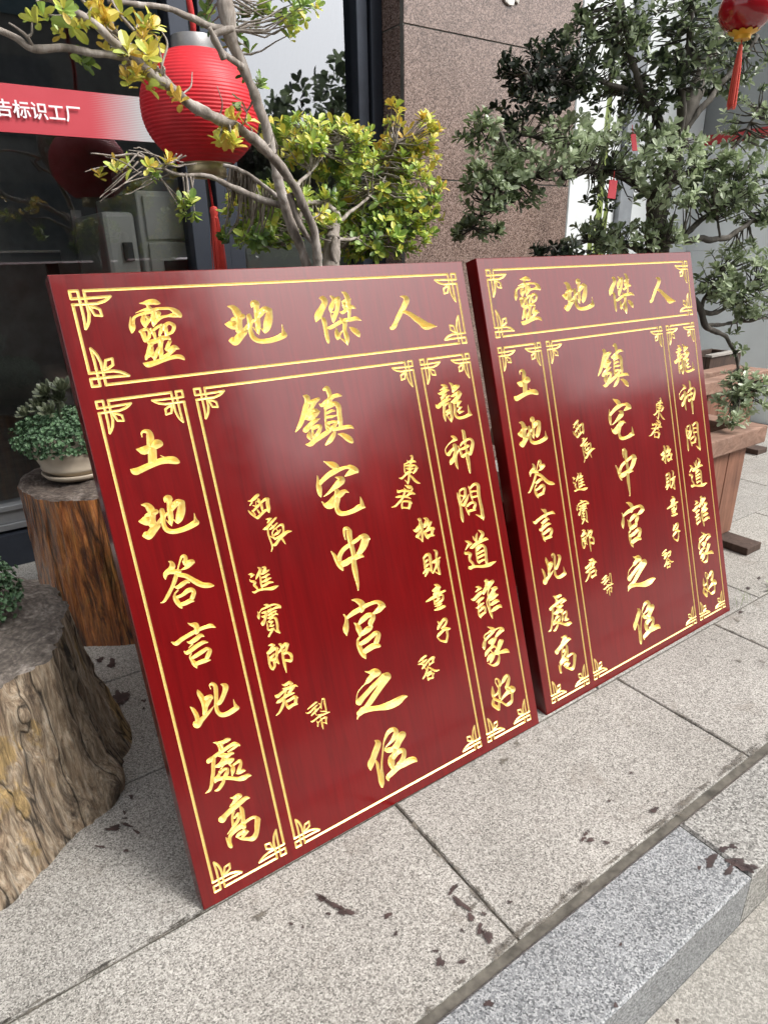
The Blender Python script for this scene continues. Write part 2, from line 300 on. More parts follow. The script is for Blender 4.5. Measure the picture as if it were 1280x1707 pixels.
# ------------------------------------------------------------------ brush strokes of the carved characters
# (x0, y0, width of the study area, its enlarged width); strokes: x,y,half-width in enlarged units
GLYPHS = [
(200,470,120,1280,"348,380,6 420,375,22 500,362,45 590,352,52 660,368,40 724,385,5;480,380,25 510,440,30 545,480,35;280,552,6 400,505,16 520,470,26;190,615,5 203,690,30 222,780,60 224,850,42 218,915,5;235,745,35 255,640,28 330,590,22 440,555,30 560,520,38 660,480,28 780,470,25 900,475,28 1000,530,50 1060,585,45 1095,620,10;1060,615,15 960,590,40 850,605,22 740,630,28 660,690,30 600,795,8;610,500,40 595,620,45 600,720,40 602,800,6;430,600,35 415,690,45 440,800,8;480,620,20 520,660,35 455,780,30;690,560,45 680,620,35 690,670,25;335,882,6 400,890,45 450,1020,40 460,1070,8;380,870,30 480,840,28 525,880,30 520,980,32 450,1040,25;560,830,18 600,900,35 635,995,25;600,860,25 690,790,25 750,760,20 735,860,35 705,945,18;800,760,20 820,850,40 825,950,20;810,770,40 880,730,28 965,785,35 930,890,28 840,930,30;495,1065,8 540,1075,45 650,1045,45 760,1000,45 850,990,35 910,1010,6;735,1010,55 725,1150,42 735,1260,45 735,1370,25;560,1100,50 510,1230,35 470,1370,22;570,1170,35 560,1270,40 480,1330,35;690,1180,30 640,1300,40 620,1365,25;560,1290,30 620,1340,35;890,1060,35 850,1150,35 840,1210,25;810,1190,15 880,1200,35 970,1165,45 1062,1190,6;960,1200,40 860,1290,35 740,1360,30;415,1442,5 500,1470,48 620,1440,48 760,1390,42 900,1350,36 1030,1325,38 1110,1345,35 1158,1388,5"),
(370,480,120,1280,"105,325,10 200,350,45 265,430,70 300,520,65 300,640,65 310,740,70;200,560,40 290,530,55 370,505,45 405,520,15;52,642,5 130,650,50 220,650,90 280,640,60;200,930,60 250,950,70 330,850,70 410,780,50;400,770,40 460,660,25 600,560,30 700,460,40 780,370,45;130,940,8 200,940,60;480,500,45 500,600,50 505,740,42 560,880,45 680,945,42 850,935,45 1000,890,50 1100,840,55 1150,850,10;1105,830,45 1085,740,20 1070,645,5;535,340,12 540,270,35 590,260,45 640,300,35;610,280,55 620,400,50 630,550,50 645,680,48 660,830,8;680,440,45 760,370,45 850,400,45;850,410,48 830,560,75 800,700,65 770,800,10;690,710,8 760,770,25;560,700,10 640,790,20"),
(510,460,120,1280,"235,390,6 300,400,45 335,470,55 290,570,55 220,700,65 180,815,8;270,730,10 320,790,40 345,900,38 370,1050,38 395,1150,30 402,1200,6;430,352,6 480,390,30 495,440,35 450,560,45 435,630,12;520,420,25 575,400,35 570,480,42 550,620,38 500,750,40 490,830,6;440,620,8 455,720,12 480,810,12;440,640,8 530,640,18;635,285,8 700,320,35 745,420,45 760,540,40 770,640,32 772,740,26;640,460,10 710,430,25 795,410,12;652,460,12 670,540,22 680,570,15;690,500,40 700,530,30;612,640,12 660,650,28 740,580,30 800,560,28 885,570,8;790,530,18 850,550,22;370,915,8 440,920,30 560,850,34 680,790,34 800,775,34 890,755,36 985,790,6;595,735,6 650,790,35 690,840,42 690,960,36 725,1080,42 740,1150,32 740,1230,6;600,1095,6 680,1150,18 735,1200,16;545,920,5 545,1000,35 570,1070,50 565,1130,12;590,1060,25 660,960,5;770,908,5 850,960,45 920,1020,45 955,1085,8"),
(640,470,100,1280,"350,310,8 430,320,35 480,380,62 430,520,60 370,620,50 320,720,52 260,850,45 225,930,52 170,990,35 130,960,6;380,640,30 450,640,36 560,690,48 680,780,62 800,860,72 900,935,85 1020,940,45 1125,948,5"),
(480,630,130,1280,"250,290,6 310,320,45 320,400,48 290,500,48 250,640,42 200,770,36 125,890,6;350,400,25 420,390,45 500,345,28;440,390,38 390,490,32 330,600,28 300,650,18;290,670,12 360,660,38 440,590,55 525,545,8;400,520,25 470,540,35;525,668,5 450,700,35 370,770,40 300,850,45 265,870,12;400,830,18 410,900,20 420,980,25;410,830,30 500,790,30 540,800,25 500,900,35 440,970,20;360,890,15 345,950,38 370,1010,15;290,1090,6 370,1090,35 450,1020,42 550,960,38 650,890,36 710,860,20;595,190,25 640,170,38 670,230,40 690,300,38 690,370,40 670,420,25;520,425,10 560,450,28 640,390,38 740,310,32 830,285,28 885,295,5;615,470,22 615,560,18 620,700,18 640,820,25 680,850,30;620,490,30 700,450,40 770,420,40 830,470,42 845,600,40 860,700,40 865,790,30;640,580,20 720,540,22 780,540,8;640,645,20 720,635,22 795,615,10;660,740,22 750,720,22 820,710,12;820,720,12 750,800,35 700,840,25;660,780,28 700,820,25;750,850,22 840,830,30 940,810,32 1030,800,28 1080,830,5;770,880,22 740,950,40 690,1030,38 625,1095,15;820,920,5 910,940,38 1000,1000,52 1050,1045,28 1060,1060,8"),
(510,750,120,1280,"318,205,5 400,240,35 480,270,60 540,310,55 570,340,25;255,590,35 300,540,38 400,450,45 500,390,48 600,345,35 720,310,28 800,310,45 880,360,50 925,400,10;860,370,55 780,410,45 690,470,6;205,460,8 220,560,30 235,680,50 250,780,35 270,840,5;520,485,5 580,500,30 630,540,65 560,620,55 480,690,35 400,770,20 315,830,5;285,920,5 350,980,35 440,970,75 530,850,60 620,780,55 690,735,32 765,755,5;500,690,15 555,740,45 560,850,55 545,950,48 550,1040,40 600,1120,45 700,1130,38 850,1080,40 970,1010,50 1055,1020,8;1000,990,40 985,900,22 965,830,5"),
(540,860,100,1280,"460,510,8 435,400,22 435,290,30 490,260,35 560,320,35;535,330,62 545,450,60 580,600,52 610,720,50 640,860,50 640,1000,55 660,1150,60 690,1300,48 720,1450,32 733,1595,8;155,755,10 220,840,35 290,950,60 350,1060,60 405,1160,15;330,950,50 340,850,48 400,740,45 500,650,45 620,570,40 720,500,40 800,430,35 880,440,60 975,490,15;890,480,85 850,620,78 790,740,60 740,810,45;340,1040,30 450,1010,65 560,940,60 680,880,60 780,850,45 855,870,6"),
(560,980,100,1280,"330,255,6 430,265,40 520,310,65 560,360,65 550,450,60 540,520,12;240,640,30 300,590,38 400,520,50 520,450,50 640,380,42 760,330,35 880,300,40 970,350,60 1050,400,15;980,390,65 900,480,55 800,540,22 730,535,5;170,570,15 220,640,30 225,750,45 210,880,62 230,1015,10;385,745,8 450,800,40 490,880,65 520,990,35;500,760,30 580,670,55 680,590,52 780,570,38 790,640,50 740,740,55 740,800,40;520,1000,40 600,950,50 700,870,60 780,830,12;520,1040,20 470,1100,22 460,1180,20;460,1120,20 490,1230,50 540,1350,55 590,1430,55 640,1510,8;520,1200,38 640,1130,50 760,1030,45 850,960,45 910,990,45 880,1100,55 850,1180,50;600,1370,50 700,1300,60 800,1240,60 900,1230,45 955,1245,6"),
(580,1100,110,1280,"328,225,5 420,240,30 530,225,60 600,245,42;560,250,70 480,310,55 400,400,45 330,470,12 250,550,8 190,640,9 170,740,10 175,790,20;215,820,62 300,720,48 400,610,45 500,500,45 600,400,40 690,300,38 760,300,45;755,320,80 680,440,65 590,580,55 500,710,55 420,830,50 340,930,45 250,990,40 180,1150,8;220,1040,50 300,990,50 450,950,48 600,930,50 750,900,70 880,850,75 980,790,70 1080,720,40 1150,705,8"),
(600,1200,110,1280,"285,395,5 350,440,50 345,500,58 300,620,60 255,750,58 210,860,62 208,980,8;310,800,18 340,860,32 355,970,30 395,1080,48 420,1200,55 430,1290,25;420,1200,50 425,1080,42 420,950,25 425,800,18 445,600,16 460,450,14 500,330,25 560,230,38 650,180,42 700,230,48 670,330,48 600,430,25 520,510,12 490,560,15;485,590,15 560,590,50 640,560,45 700,520,62 750,420,60 810,300,72 850,270,40;680,580,45 660,660,40 610,740,55 610,840,65 635,970,12;650,750,30 720,650,38 800,590,45 850,600,42 850,700,45 800,820,48 750,860,40;555,1180,10 545,1110,40 640,1010,50 730,920,55 850,860,55 950,800,62 1040,770,55 1100,800,15"),
(210,700,100,1280,"350,360,12 340,280,20 400,240,38 490,260,55 520,350,80 530,480,85 560,620,95 570,760,95 575,890,95;222,625,6 300,640,45 400,650,90 520,590,80 640,520,100 720,510,75 788,535,10;100,1055,8 200,1100,72 300,1070,72 450,1000,68 600,935,65 750,880,68 900,855,75 1020,860,80 1100,890,50 1145,905,12;740,755,7 830,800,14"),
(220,810,120,1280,"AFFINE1"),
(260,910,110,1280,"245,300,6 300,320,30 325,390,58 290,450,50 210,520,45 185,570,40 190,650,8;200,540,40 270,500,48 380,500,45 460,490,35 480,500,20;430,440,15 460,330,16 500,220,25 545,195,35 580,230,38 570,300,45 590,350,45;520,300,10 550,350,20;600,330,45 700,305,45 745,320,15;700,320,45 620,400,35 550,440,22 490,465,6;400,540,30 385,620,42 340,750,38 290,860,35 220,990,34 160,1080,20 95,1105,5;400,550,40 500,565,42 600,590,45 700,650,50 800,710,55 920,760,52 1040,765,45 1125,770,12;350,790,8 430,800,35 520,740,45 600,690,35 655,710,12;430,860,18 370,930,18 375,1010,40 420,1090,50 480,1170,35 510,1205,10;410,1000,28 520,950,32 620,870,45 700,850,40 740,900,42 710,1000,45;480,1140,35 580,1110,40 680,1060,42 745,1075,8"),
(280,1020,90,1280,"475,265,8 560,300,35 660,320,70 690,390,65 690,460,60 670,520,15;85,715,8 200,750,50 320,660,50 480,560,48 620,480,48 760,410,42 900,360,42 1020,330,48 1130,365,12;455,710,8 540,725,38 660,650,55 780,560,45 865,580,8;590,760,20 490,865,6;390,935,8 460,970,45 580,890,50 720,790,48 850,720,42 955,720,10;560,990,15 530,1060,25 580,1150,45 640,1240,55 690,1330,12;590,1090,35 700,1020,48 850,920,48 930,870,38 1000,910,45 970,1000,55 930,1090,50;660,1240,45 780,1190,50 900,1150,50 1015,1140,10"),
(310,1130,100,1280,"100,620,12 160,680,40 220,780,50 250,880,50 240,960,40;180,950,20 240,1000,75 330,900,55 430,800,42 520,700,28 605,595,6;255,260,12 290,340,50 350,440,60 400,550,65 410,680,55 390,770,30;390,480,30 460,430,55 540,400,40 580,445,8;520,450,45 470,520,55 430,600,50;535,240,8 510,160,14 570,130,35 630,180,45 645,300,48 650,450,44 650,600,42 680,720,45 760,790,45 880,770,50 1000,700,55 1090,640,50 1135,650,8;1070,610,40 1040,540,22 1015,455,5;745,135,6 800,150,35 850,190,62 830,300,52 780,430,48 720,530,45 650,560,25"),
(330,1220,100,1280,"330,230,8 410,240,30 470,310,42 480,390,35;440,250,40 540,220,42 620,165,35 690,150,15;500,260,40 520,320,30;600,200,35 690,170,12;205,660,12 240,620,48 340,540,40 460,450,38 580,370,38 700,290,38 800,250,36 890,285,20;860,270,30 760,350,25 630,430,6;350,560,35 335,680,45 330,850,42 310,1000,40 290,1150,35 250,1250,28 165,1310,6;450,520,15 530,500,50 620,510,50 700,460,40 765,455,15;560,520,35 530,620,40 480,690,42 400,740,25;370,735,12 450,720,45 560,640,45 660,600,40 760,580,22;770,600,8 690,640,38 580,680,20 490,800,9;490,800,15 450,920,35 380,1000,30;480,860,40 560,800,30 640,790,25 620,880,45 560,980,35 550,1060,35 500,1150,38 440,1230,30 370,1255,14;370,1090,10 400,1020,45 520,990,38 640,985,38 760,995,36 880,1005,45 980,980,55 1070,930,40 1140,930,10;670,700,10 740,740,38 750,820,48 735,930,14;770,700,25 850,640,28 900,610,30 920,680,32 890,780,40 860,850,30;820,890,8 880,870,35 960,830,35 1020,825,8"),
(350,1310,100,1280,"435,255,8 520,255,35 620,215,55 675,215,20;600,240,55 530,330,35 420,450,6;205,690,10 260,720,70 340,630,55 450,520,55 560,430,55 680,330,50 770,260,42 845,255,12;520,520,25 490,620,28 485,740,28 500,850,28;640,440,15 680,500,45 700,600,45 710,720,45 700,800,35;530,680,22 600,600,30 640,600,30;640,620,42 610,720,35 550,820,35 460,930,20 375,1035,6;345,1105,10 400,1180,45 440,1280,45 470,1300,20;430,1200,35 430,1090,38 480,1010,42 580,920,48 700,840,55 740,870,40;660,860,30 710,900,25;720,800,40 800,740,32 900,680,30 980,670,32 1040,720,45;1020,720,62 1010,850,58 1000,980,50 960,1080,55 900,1130,50 800,1130,38 680,1130,25 560,1090,8;560,1090,10 620,1040,38 700,980,38 770,960,30 825,970,12;780,980,42 720,1060,35 690,1110,25"),
(715,630,80,1280,"315,190,8 370,195,28 440,220,38 490,260,14;450,240,38 370,290,30 280,330,6;235,410,8 310,420,38 400,370,45 480,330,35 540,325,8;440,430,40 370,500,40 330,600,10;300,530,10 380,510,40;460,530,22 530,480,22 560,470,10;175,710,8 240,770,52 320,700,48 420,620,48 520,570,35 580,555,8;420,640,35 405,740,38 405,900,38 420,1040,35 445,1160,8;430,740,20 490,680,22 550,680,40 565,780,42 590,930,38 610,1060,38 595,1180,8;480,1000,12 540,1080,25 600,1160,18;470,900,28 510,850,25;480,980,28 550,900,30;545,130,15 610,190,38 640,290,40 645,380,25;640,240,35 720,220,40 810,205,8;780,220,35 700,300,40 640,370,25;580,490,12 650,470,35 740,400,32 790,375,40 870,420,12;800,430,65 760,520,60 680,590,40 590,640,12;600,640,15 640,660,20;670,680,25 685,800,32 690,930,32 730,1030,35 820,1070,36 950,1040,38 1060,985,42 1150,980,10;1090,970,45 1060,860,25 1030,710,5;660,670,22 760,640,40 860,625,15;830,640,25 770,720,30 760,760,22;770,770,15 820,780,25 885,775,8;850,790,20 780,860,22;760,890,20 820,910,32 930,885,8;880,900,25 805,955,8"),
(735,710,70,1280,"300,310,10 380,340,45 450,390,40 480,420,25;440,410,50 350,460,35 270,520,14 180,620,12 130,720,14 150,820,20 200,870,40;240,860,60 310,760,45 400,680,50 420,600,55 390,580,40;420,640,60 440,740,50 430,860,60 400,980,60 330,1080,68 290,1185,10;470,850,35 450,980,40 460,1100,40 485,1220,36 520,1315,10;470,860,30 520,780,25 560,720,22;510,610,18 560,680,25 600,800,35 640,900,40 690,950,25;590,610,18 640,530,35 720,470,40 820,410,35 900,400,35 960,480,42 950,600,55 930,720,52 900,850,40 880,885,12;570,720,25 680,690,40 780,640,42 860,620,10;770,580,20 850,600,22;640,930,35 740,880,45 830,820,50 900,850,30;640,130,22 680,170,45 700,280,50 720,400,52 740,550,35 770,700,35 800,860,50 810,960,55 835,1100,52 855,1250,40 875,1380,28 885,1445,8"),
(755,800,70,1280,"130,400,18 160,520,35 195,650,38 230,800,35 250,950,40 270,1100,48 290,1220,35 305,1295,8;200,340,20 200,450,25 220,600,25 240,720,20;220,320,30 300,270,30 360,270,38 370,400,42 360,500,40 300,600,15 255,690,10;220,470,22 320,490,30;260,740,25 330,760,50 380,660,45 430,560,35 480,430,8;470,195,15 510,280,30 540,400,32 560,500,32 600,640,10;530,240,30 620,150,40 700,120,45 760,170,50 770,300,50 780,420,50 800,550,45 830,700,45 870,880,48 890,1030,50 920,1130,40 925,1230,8;685,1050,6 780,1090,28 880,1140,45;560,360,28 640,345,25 720,340,25;590,530,30 670,510,28 760,490,25;370,820,10 420,900,28 470,1000,35 490,1080,10;430,800,30 520,720,35 610,680,40 680,730,38 650,850,45;470,960,35 570,930,38 700,915,10"),
(765,875,70,1280,"585,160,8 660,200,35 720,270,48 680,370,48 630,440,30;555,240,8 530,330,35 530,420,35 550,490,30;415,340,8 460,430,28 530,510,25;330,700,12 400,680,48 490,600,48 600,530,48 720,470,42 820,430,45 885,445,12;510,720,15 530,850,28 550,980,28 575,1100,32 620,1180,12;540,700,40 630,650,50 720,620,38;720,600,15 780,680,42 810,820,42 820,980,42 835,1100,42 830,1190,25;550,780,25 640,680,35;560,880,30 650,830,35 750,770,28;580,1000,32 670,950,35 760,900,28;610,1140,38 690,1090,32 770,1060,25;185,490,8 270,520,40 350,560,42 390,580,12;330,570,50 260,660,28 190,770,8;165,820,8 200,870,40 280,860,48 350,890,40;340,900,48 320,1000,38 340,1090,38 400,1150,38 440,1220,35;300,1270,12 340,1310,52 420,1280,45 540,1265,36 680,1265,40 820,1245,48 930,1210,55 1040,1150,35 1130,1110,6"),
(775,960,70,1280,"315,340,8 400,340,35 480,370,30;450,370,45 390,430,28 315,490,10;180,710,8 270,720,45 360,630,52 450,540,50 540,490,40 560,560,15;335,800,10 420,760,40 520,680,42 570,650,15;440,790,25 385,870,8;320,970,8 390,970,28 470,890,40 570,820,18;410,1010,20 405,1090,22 440,1200,30 480,1285,12;440,1080,22 520,990,38 580,940,38 620,990,30 610,1100,40;480,1220,40 550,1150,40 620,1120,18;600,160,20 650,130,35 700,170,30;660,180,50 650,260,45 640,350,50 590,470,50 570,560,12;640,300,45 720,240,40 800,170,45 860,160,30;830,170,55 770,270,45 720,380,36 700,480,25 700,580,28;700,560,15 690,680,18 660,800,18 690,920,20 740,1050,25 800,1180,38 835,1295,10;720,720,25 740,850,28 760,1000,25 780,1100,25;800,390,18 830,380,28 930,360,45 985,390,10;900,400,55 840,480,50 780,580,45 730,660,35;770,740,28 850,660,60 930,590,50 1000,570,18;900,510,30 880,590,30;810,870,40 900,800,58 980,760,45 1040,770,12;820,1070,32 900,1010,55 990,950,50 1070,910,45 1110,960,15"),
(795,1035,70,1280,"315,180,8 400,210,30 480,240,42 540,250,18;460,280,60 450,350,40;430,280,25 340,360,20 250,420,16 215,480,22 230,540,25;500,320,40 380,450,35 280,550,35 240,620,35;480,330,30 600,240,20 700,210,22 780,230,30 810,290,20;750,280,60 660,370,50 590,460,35 560,500,20;235,620,45 215,720,55 215,800,50 225,880,10;350,650,12 400,650,60 500,570,60 570,520,30;560,540,35 500,650,45 450,760,30;250,1080,10 290,980,50 370,870,45 450,800,38 540,780,30 600,850,18;400,860,30 440,930,18 520,1000,16;310,1240,10 360,1130,50 430,1030,48 480,1010,30;400,1290,15 440,1200,42 500,1080,40 550,950,28 610,850,20 640,720,22 690,600,28 740,590,30;770,600,40 720,720,42 660,860,40 610,990,40;320,1285,6 420,1340,18 530,1350,38 620,1290,50 660,1180,40 675,1080,25 660,1020,25;600,990,48 700,960,42 800,930,58 890,910,62 985,960,8"),
(810,1115,60,1280,"225,620,10 230,740,40 250,880,65 260,1000,40 330,1080,45 450,1140,50 560,1180,35 640,1240,30 760,1280,50 860,1200,60 920,1100,45 920,950,42 920,860,45;430,780,25 390,880,30 310,960,25;330,380,20 360,340,20 420,370,30 470,450,50 480,540,40 460,650,45 470,800,45 480,950,45 500,1050,30;330,370,20 330,460,18 370,560,20 420,640,20;500,590,35 560,510,22 610,430,55 660,330,65 720,240,50 770,230,40 810,320,45 790,430,55 760,560,60 730,650,60;730,700,50 800,740,70 740,860,60 640,970,45 540,1110,15;820,680,50 900,660,60 960,720,85 930,800,60;770,900,12 860,860,20;270,1080,40 250,1180,55 260,1280,60 360,1370,60 440,1460,25;460,1440,35 465,1330,40 460,1220,40;380,1330,45 390,1340,45"),
(405,815,90,1280,"120,290,6 200,280,25 280,220,42 350,150,38 385,145,8;220,320,20 165,395,10;310,290,10 310,380,12;235,390,10 330,420,22;240,530,22 320,450,28 410,350,28 500,270,28 560,240,35 620,240,15;590,240,38 590,350,45 610,450,45 620,550,20;130,510,10 180,570,25 270,640,28 350,700,18;360,680,35 440,600,32 540,510,30 600,510,25;370,250,30 430,330,25 450,420,32 470,510,25;340,290,15 400,330,15;350,500,18 390,560,25;230,520,20 300,610,10;310,370,12 380,420,12"),
(405,815,90,1280,"550,720,8 610,710,22 670,700,20;640,720,30 580,810,8;480,960,8 560,930,38 640,840,32 720,750,30 790,680,20;590,960,20 610,1080,22 650,1200,22 690,1310,22 700,1400,18 675,1485,10;640,960,15 720,900,28 810,810,18;670,840,14 760,950,14;720,980,18 700,1080,16 770,1180,22;790,930,15 860,870,18 940,850,32 960,940,25 960,1040,28 900,1110,32 780,1180,22;750,1090,18 830,1040,35 890,970,18;690,1030,10 760,940,14;790,950,12 860,1030,12;700,1320,12 770,1320,35 860,1200,32 960,1100,32 1050,1020,35 1150,1000,12;920,1160,25 970,1240,22 1010,1305,8;640,1120,12 700,1150,14 770,1200,14"),
(405,935,70,1280,"170,410,10 260,410,40 350,425,15;300,440,35 240,510,8;210,560,10 250,620,28 340,630,38 390,660,28;370,670,45 350,740,38 410,800,38 455,870,25;455,195,10 530,240,42 520,320,50 460,430,42 400,555,15;520,440,20 545,560,32 560,700,32 590,830,20;590,195,12 670,200,40 690,260,30;660,270,40 620,330,20;540,405,12 620,380,35 720,320,35 800,275,15;580,510,20 680,480,35 760,420,32 825,405,10;590,640,22 700,600,40 790,540,32 860,520,15;720,520,25 740,600,25;600,770,30 700,720,40 800,660,35 920,650,20;285,940,8 360,960,32 480,895,32 620,865,32 780,850,42 900,835,55 1000,790,42 1090,755,8"),
(420,1000,60,1280,"425,180,8 520,170,35 590,180,30;560,210,40 520,260,30;280,450,15 340,350,25 440,300,30 560,250,35 680,190,35 800,160,30 900,170,30 1000,220,35 1040,260,12;1020,270,20 880,270,40 760,320,35 620,380,55;600,420,40 680,290,20;210,420,14 250,500,35 240,590,52 260,680,15;340,470,12 430,450,38 520,410,35;500,420,30 480,520,30;350,590,20 430,600,45 500,560,50 560,480,25;500,590,50 460,720,50 400,830,70 390,910,15;590,560,18 680,480,40 800,410,30 880,385,15;600,650,35 700,590,38 820,510,30 900,500,25 930,530,12;730,450,25 720,560,25;840,430,20 870,480,15;540,780,15 560,900,32 575,1030,32 620,1090,25;590,770,18 680,680,18 780,630,25 850,660,50 890,780,45 910,920,45 920,1050,40 990,1170,30;620,800,22 700,770,30 770,760,14;740,790,25 660,870,15;640,930,25 720,920,40 800,890,14;560,1060,12 640,1070,30 760,1010,30 800,1010,15;760,1030,35 690,1150,38 610,1290,35;800,1060,15 900,1120,40 1000,1180,15"),
(435,1065,70,885,"160,140,8 230,125,28 290,130,15;260,150,30 190,240,20 130,300,12;140,310,15 180,290,30 260,230,30 330,190,28 370,200,12;340,200,28 340,300,30 330,390,28 350,470,28 380,520,15;150,340,15 175,430,28 185,530,25 230,620,30 270,650,10;190,400,15 240,370,28 290,310,18;200,440,25 260,440,32 330,400,25;290,510,30 290,580,25 265,650,10;280,500,25 310,490,25;380,110,12 415,120,30 440,170,25;370,300,10 420,230,25 490,130,32 540,100,28 590,110,10;560,120,35 540,200,28 530,270,22;440,190,25 460,300,28 475,420,28 500,530,32 525,640,20 540,710,8;480,310,30 560,290,25 630,330,35 650,400,28 630,460,32 560,455,28 490,450,22;470,270,15 500,220,12"),
(435,1065,70,885,"450,965,10 520,970,30 600,920,30 670,940,14;640,940,30 620,1040,25;460,1050,12 500,1050,20 600,1020,20;305,1195,12 350,1210,38 440,1140,30 540,1060,28 640,1020,30 720,980,22 770,1000,10;700,1000,25 640,1080,30 590,1130,20;335,1345,15 400,1310,35 500,1230,32 600,1170,30 700,1140,14;540,1090,15 500,1200,22 490,1330,30 440,1460,28 390,1550,20 325,1615,8;530,1340,15 560,1420,30 595,1480,12;550,1320,22 640,1270,28 720,1220,30 780,1240,12;740,1230,35 735,1340,35;590,1450,32 680,1390,30 770,1370,15"),
(505,1155,55,1280,"180,640,12 280,560,22 400,460,35 500,370,35 560,360,12;120,770,18 180,790,22 300,730,35 420,600,38 520,500,30 585,460,10;340,870,25 420,790,35 530,680,35 640,570,20 690,480,14;470,560,14 500,620,40 480,700,30;480,780,15 520,860,15;610,415,20 680,440,25;740,260,12 720,400,22 700,510,40 720,620,15;750,240,25 820,230,32 840,350,38 870,500,35 900,650,32 910,720,30;680,710,15 780,720,22 900,720,25;320,1110,20 380,1110,32 520,1000,32 660,900,35 820,830,32 1000,750,22 1045,755,12;560,860,15 660,850,22 740,820,20;540,1090,15 585,1180,28 580,1290,28;590,1170,25 680,1060,20 800,980,25 900,940,32 940,960,18;910,960,35 900,1080,35 920,1190,25;780,1150,14 900,1170,25;680,940,20 730,1060,30 740,1180,38 770,1300,32 790,1395,14"),
(645,750,65,1057,"630,165,10 670,160,25 690,210,25 685,250,25;545,280,10 570,320,20;560,330,14 640,310,35 740,310,28 785,330,8;680,230,30 640,380,35 640,500,35;470,380,15 470,480,18 490,600,25 510,640,10;470,390,15 560,350,14 620,330,14;490,430,15 580,420,28 660,430,30 760,420,22 840,490,15;800,480,40 770,560,32 710,630,18;530,500,20 630,510,35 720,500,15;330,760,10 400,770,25 480,700,25 570,610,35 640,590,35 680,600,15;600,620,32 595,740,28 580,850,28 565,935,8;480,815,8 530,860,14 565,915,12;620,680,20 690,750,32 760,830,35 830,880,30 900,905,8;640,540,25 650,600,25"),
(645,750,65,1057,"490,960,10 560,990,32 640,1000,35 700,1060,14;560,1010,30 620,1040,22;460,1040,12 510,1080,20;280,1090,14 310,1140,32 400,1110,30 500,1110,32 600,1120,35 700,1170,32 760,1195,12;690,1050,20 660,1120,25;690,1170,30 600,1200,30 540,1250,25;240,1280,14 320,1270,30 430,1260,30 540,1270,28 640,1320,12;480,1150,28 450,1250,30 400,1340,30 320,1430,30 230,1520,22 125,1555,8;410,1400,22 405,1500,25 410,1590,12;420,1400,22 520,1390,25 620,1400,35 680,1450,12;630,1430,40 610,1540,35 605,1605,10;410,1560,28 500,1570,20 590,1570,28;400,1330,20 410,1400,20"),
(680,855,70,824,"200,120,15 230,130,32 240,180,22;240,160,24 250,220,40;105,335,8 160,350,32 220,280,40 280,220,22;260,240,38 280,340,28 280,440,25 290,560,12;160,470,10 190,450,35 230,380,22 270,330,12;180,470,20 240,510,14 290,560,14;305,105,8 360,120,28 390,150,25;370,140,35 350,220,40 320,280,15;380,180,25 450,180,20;430,190,35 410,270,25 380,310,18;320,360,8 350,420,32 390,500,15;330,370,22 420,320,28 490,300,28 515,320,10;480,320,30 470,400,28;380,470,35 440,440,28 510,440,15"),
(680,855,70,824,"300,880,12 330,980,25 335,1080,22 350,1130,20;320,870,22 370,820,25 420,820,30 440,930,28 455,1040,25 465,1120,20;340,970,15 385,920,20;350,1060,15 400,1000,20;300,1190,12 360,1120,25 420,1090,22;400,1110,25 370,1180,22 340,1240,14;410,1100,14 490,1180,14;500,725,8 555,760,25 555,850,22 560,900,22;470,975,12 530,950,32 630,870,12;600,930,25 590,1040,25 610,1130,25 630,1200,14;570,970,28 540,1080,20 490,1180,14;520,1150,8 580,1180,15 620,1200,15"),
(690,970,70,703,"340,45,8 390,60,25 430,80,18;400,80,25 340,130,18 310,150,10;320,150,18 380,130,18 440,90,12;370,110,15 340,190,15;330,210,15 390,170,18 430,130,10;205,330,10 260,300,20 350,240,22 430,190,22 520,145,15;330,290,10 350,370,14;340,270,12 420,230,14 480,220,15 480,290,18 440,330,18 380,370,15;400,230,25 400,300,20;360,330,14 430,270,14;390,340,14 400,440,16;350,410,8 420,390,16 460,360,14;350,470,14 420,450,22 500,410,22 525,410,8"),
(690,970,70,703,"400,665,10 420,690,18;400,790,14 420,740,25 480,650,22 520,620,22 545,650,18 520,720,18 460,780,12;460,780,14 540,790,30 600,780,14;500,800,20 430,870,25 390,920,12;390,920,12 440,980,14 530,1000,22;550,810,20 560,900,18 540,1000,18"),
(690,970,70,703,"80,1340,8 140,1280,16 200,1235,16;70,1380,8 120,1370,16 170,1330,16 210,1300,12;150,1310,18 150,1380,18;140,1450,12 180,1400,18 240,1320,10;180,1440,10 200,1460,8;250,1320,8 260,1390,14;250,1310,14 320,1260,18 345,1265,8;330,1270,18 310,1340,15;260,1380,14 330,1340,10;230,1410,12 220,1480,18 190,1560,16 150,1620,10;230,1420,12 300,1460,16 360,1490,16 420,1475,8;230,1530,12 290,1490,12;220,1560,10 240,1640,14;230,1570,14 290,1530,15 335,1530,10;320,1535,16 310,1610,14;240,1625,16 325,1600,10"),
]

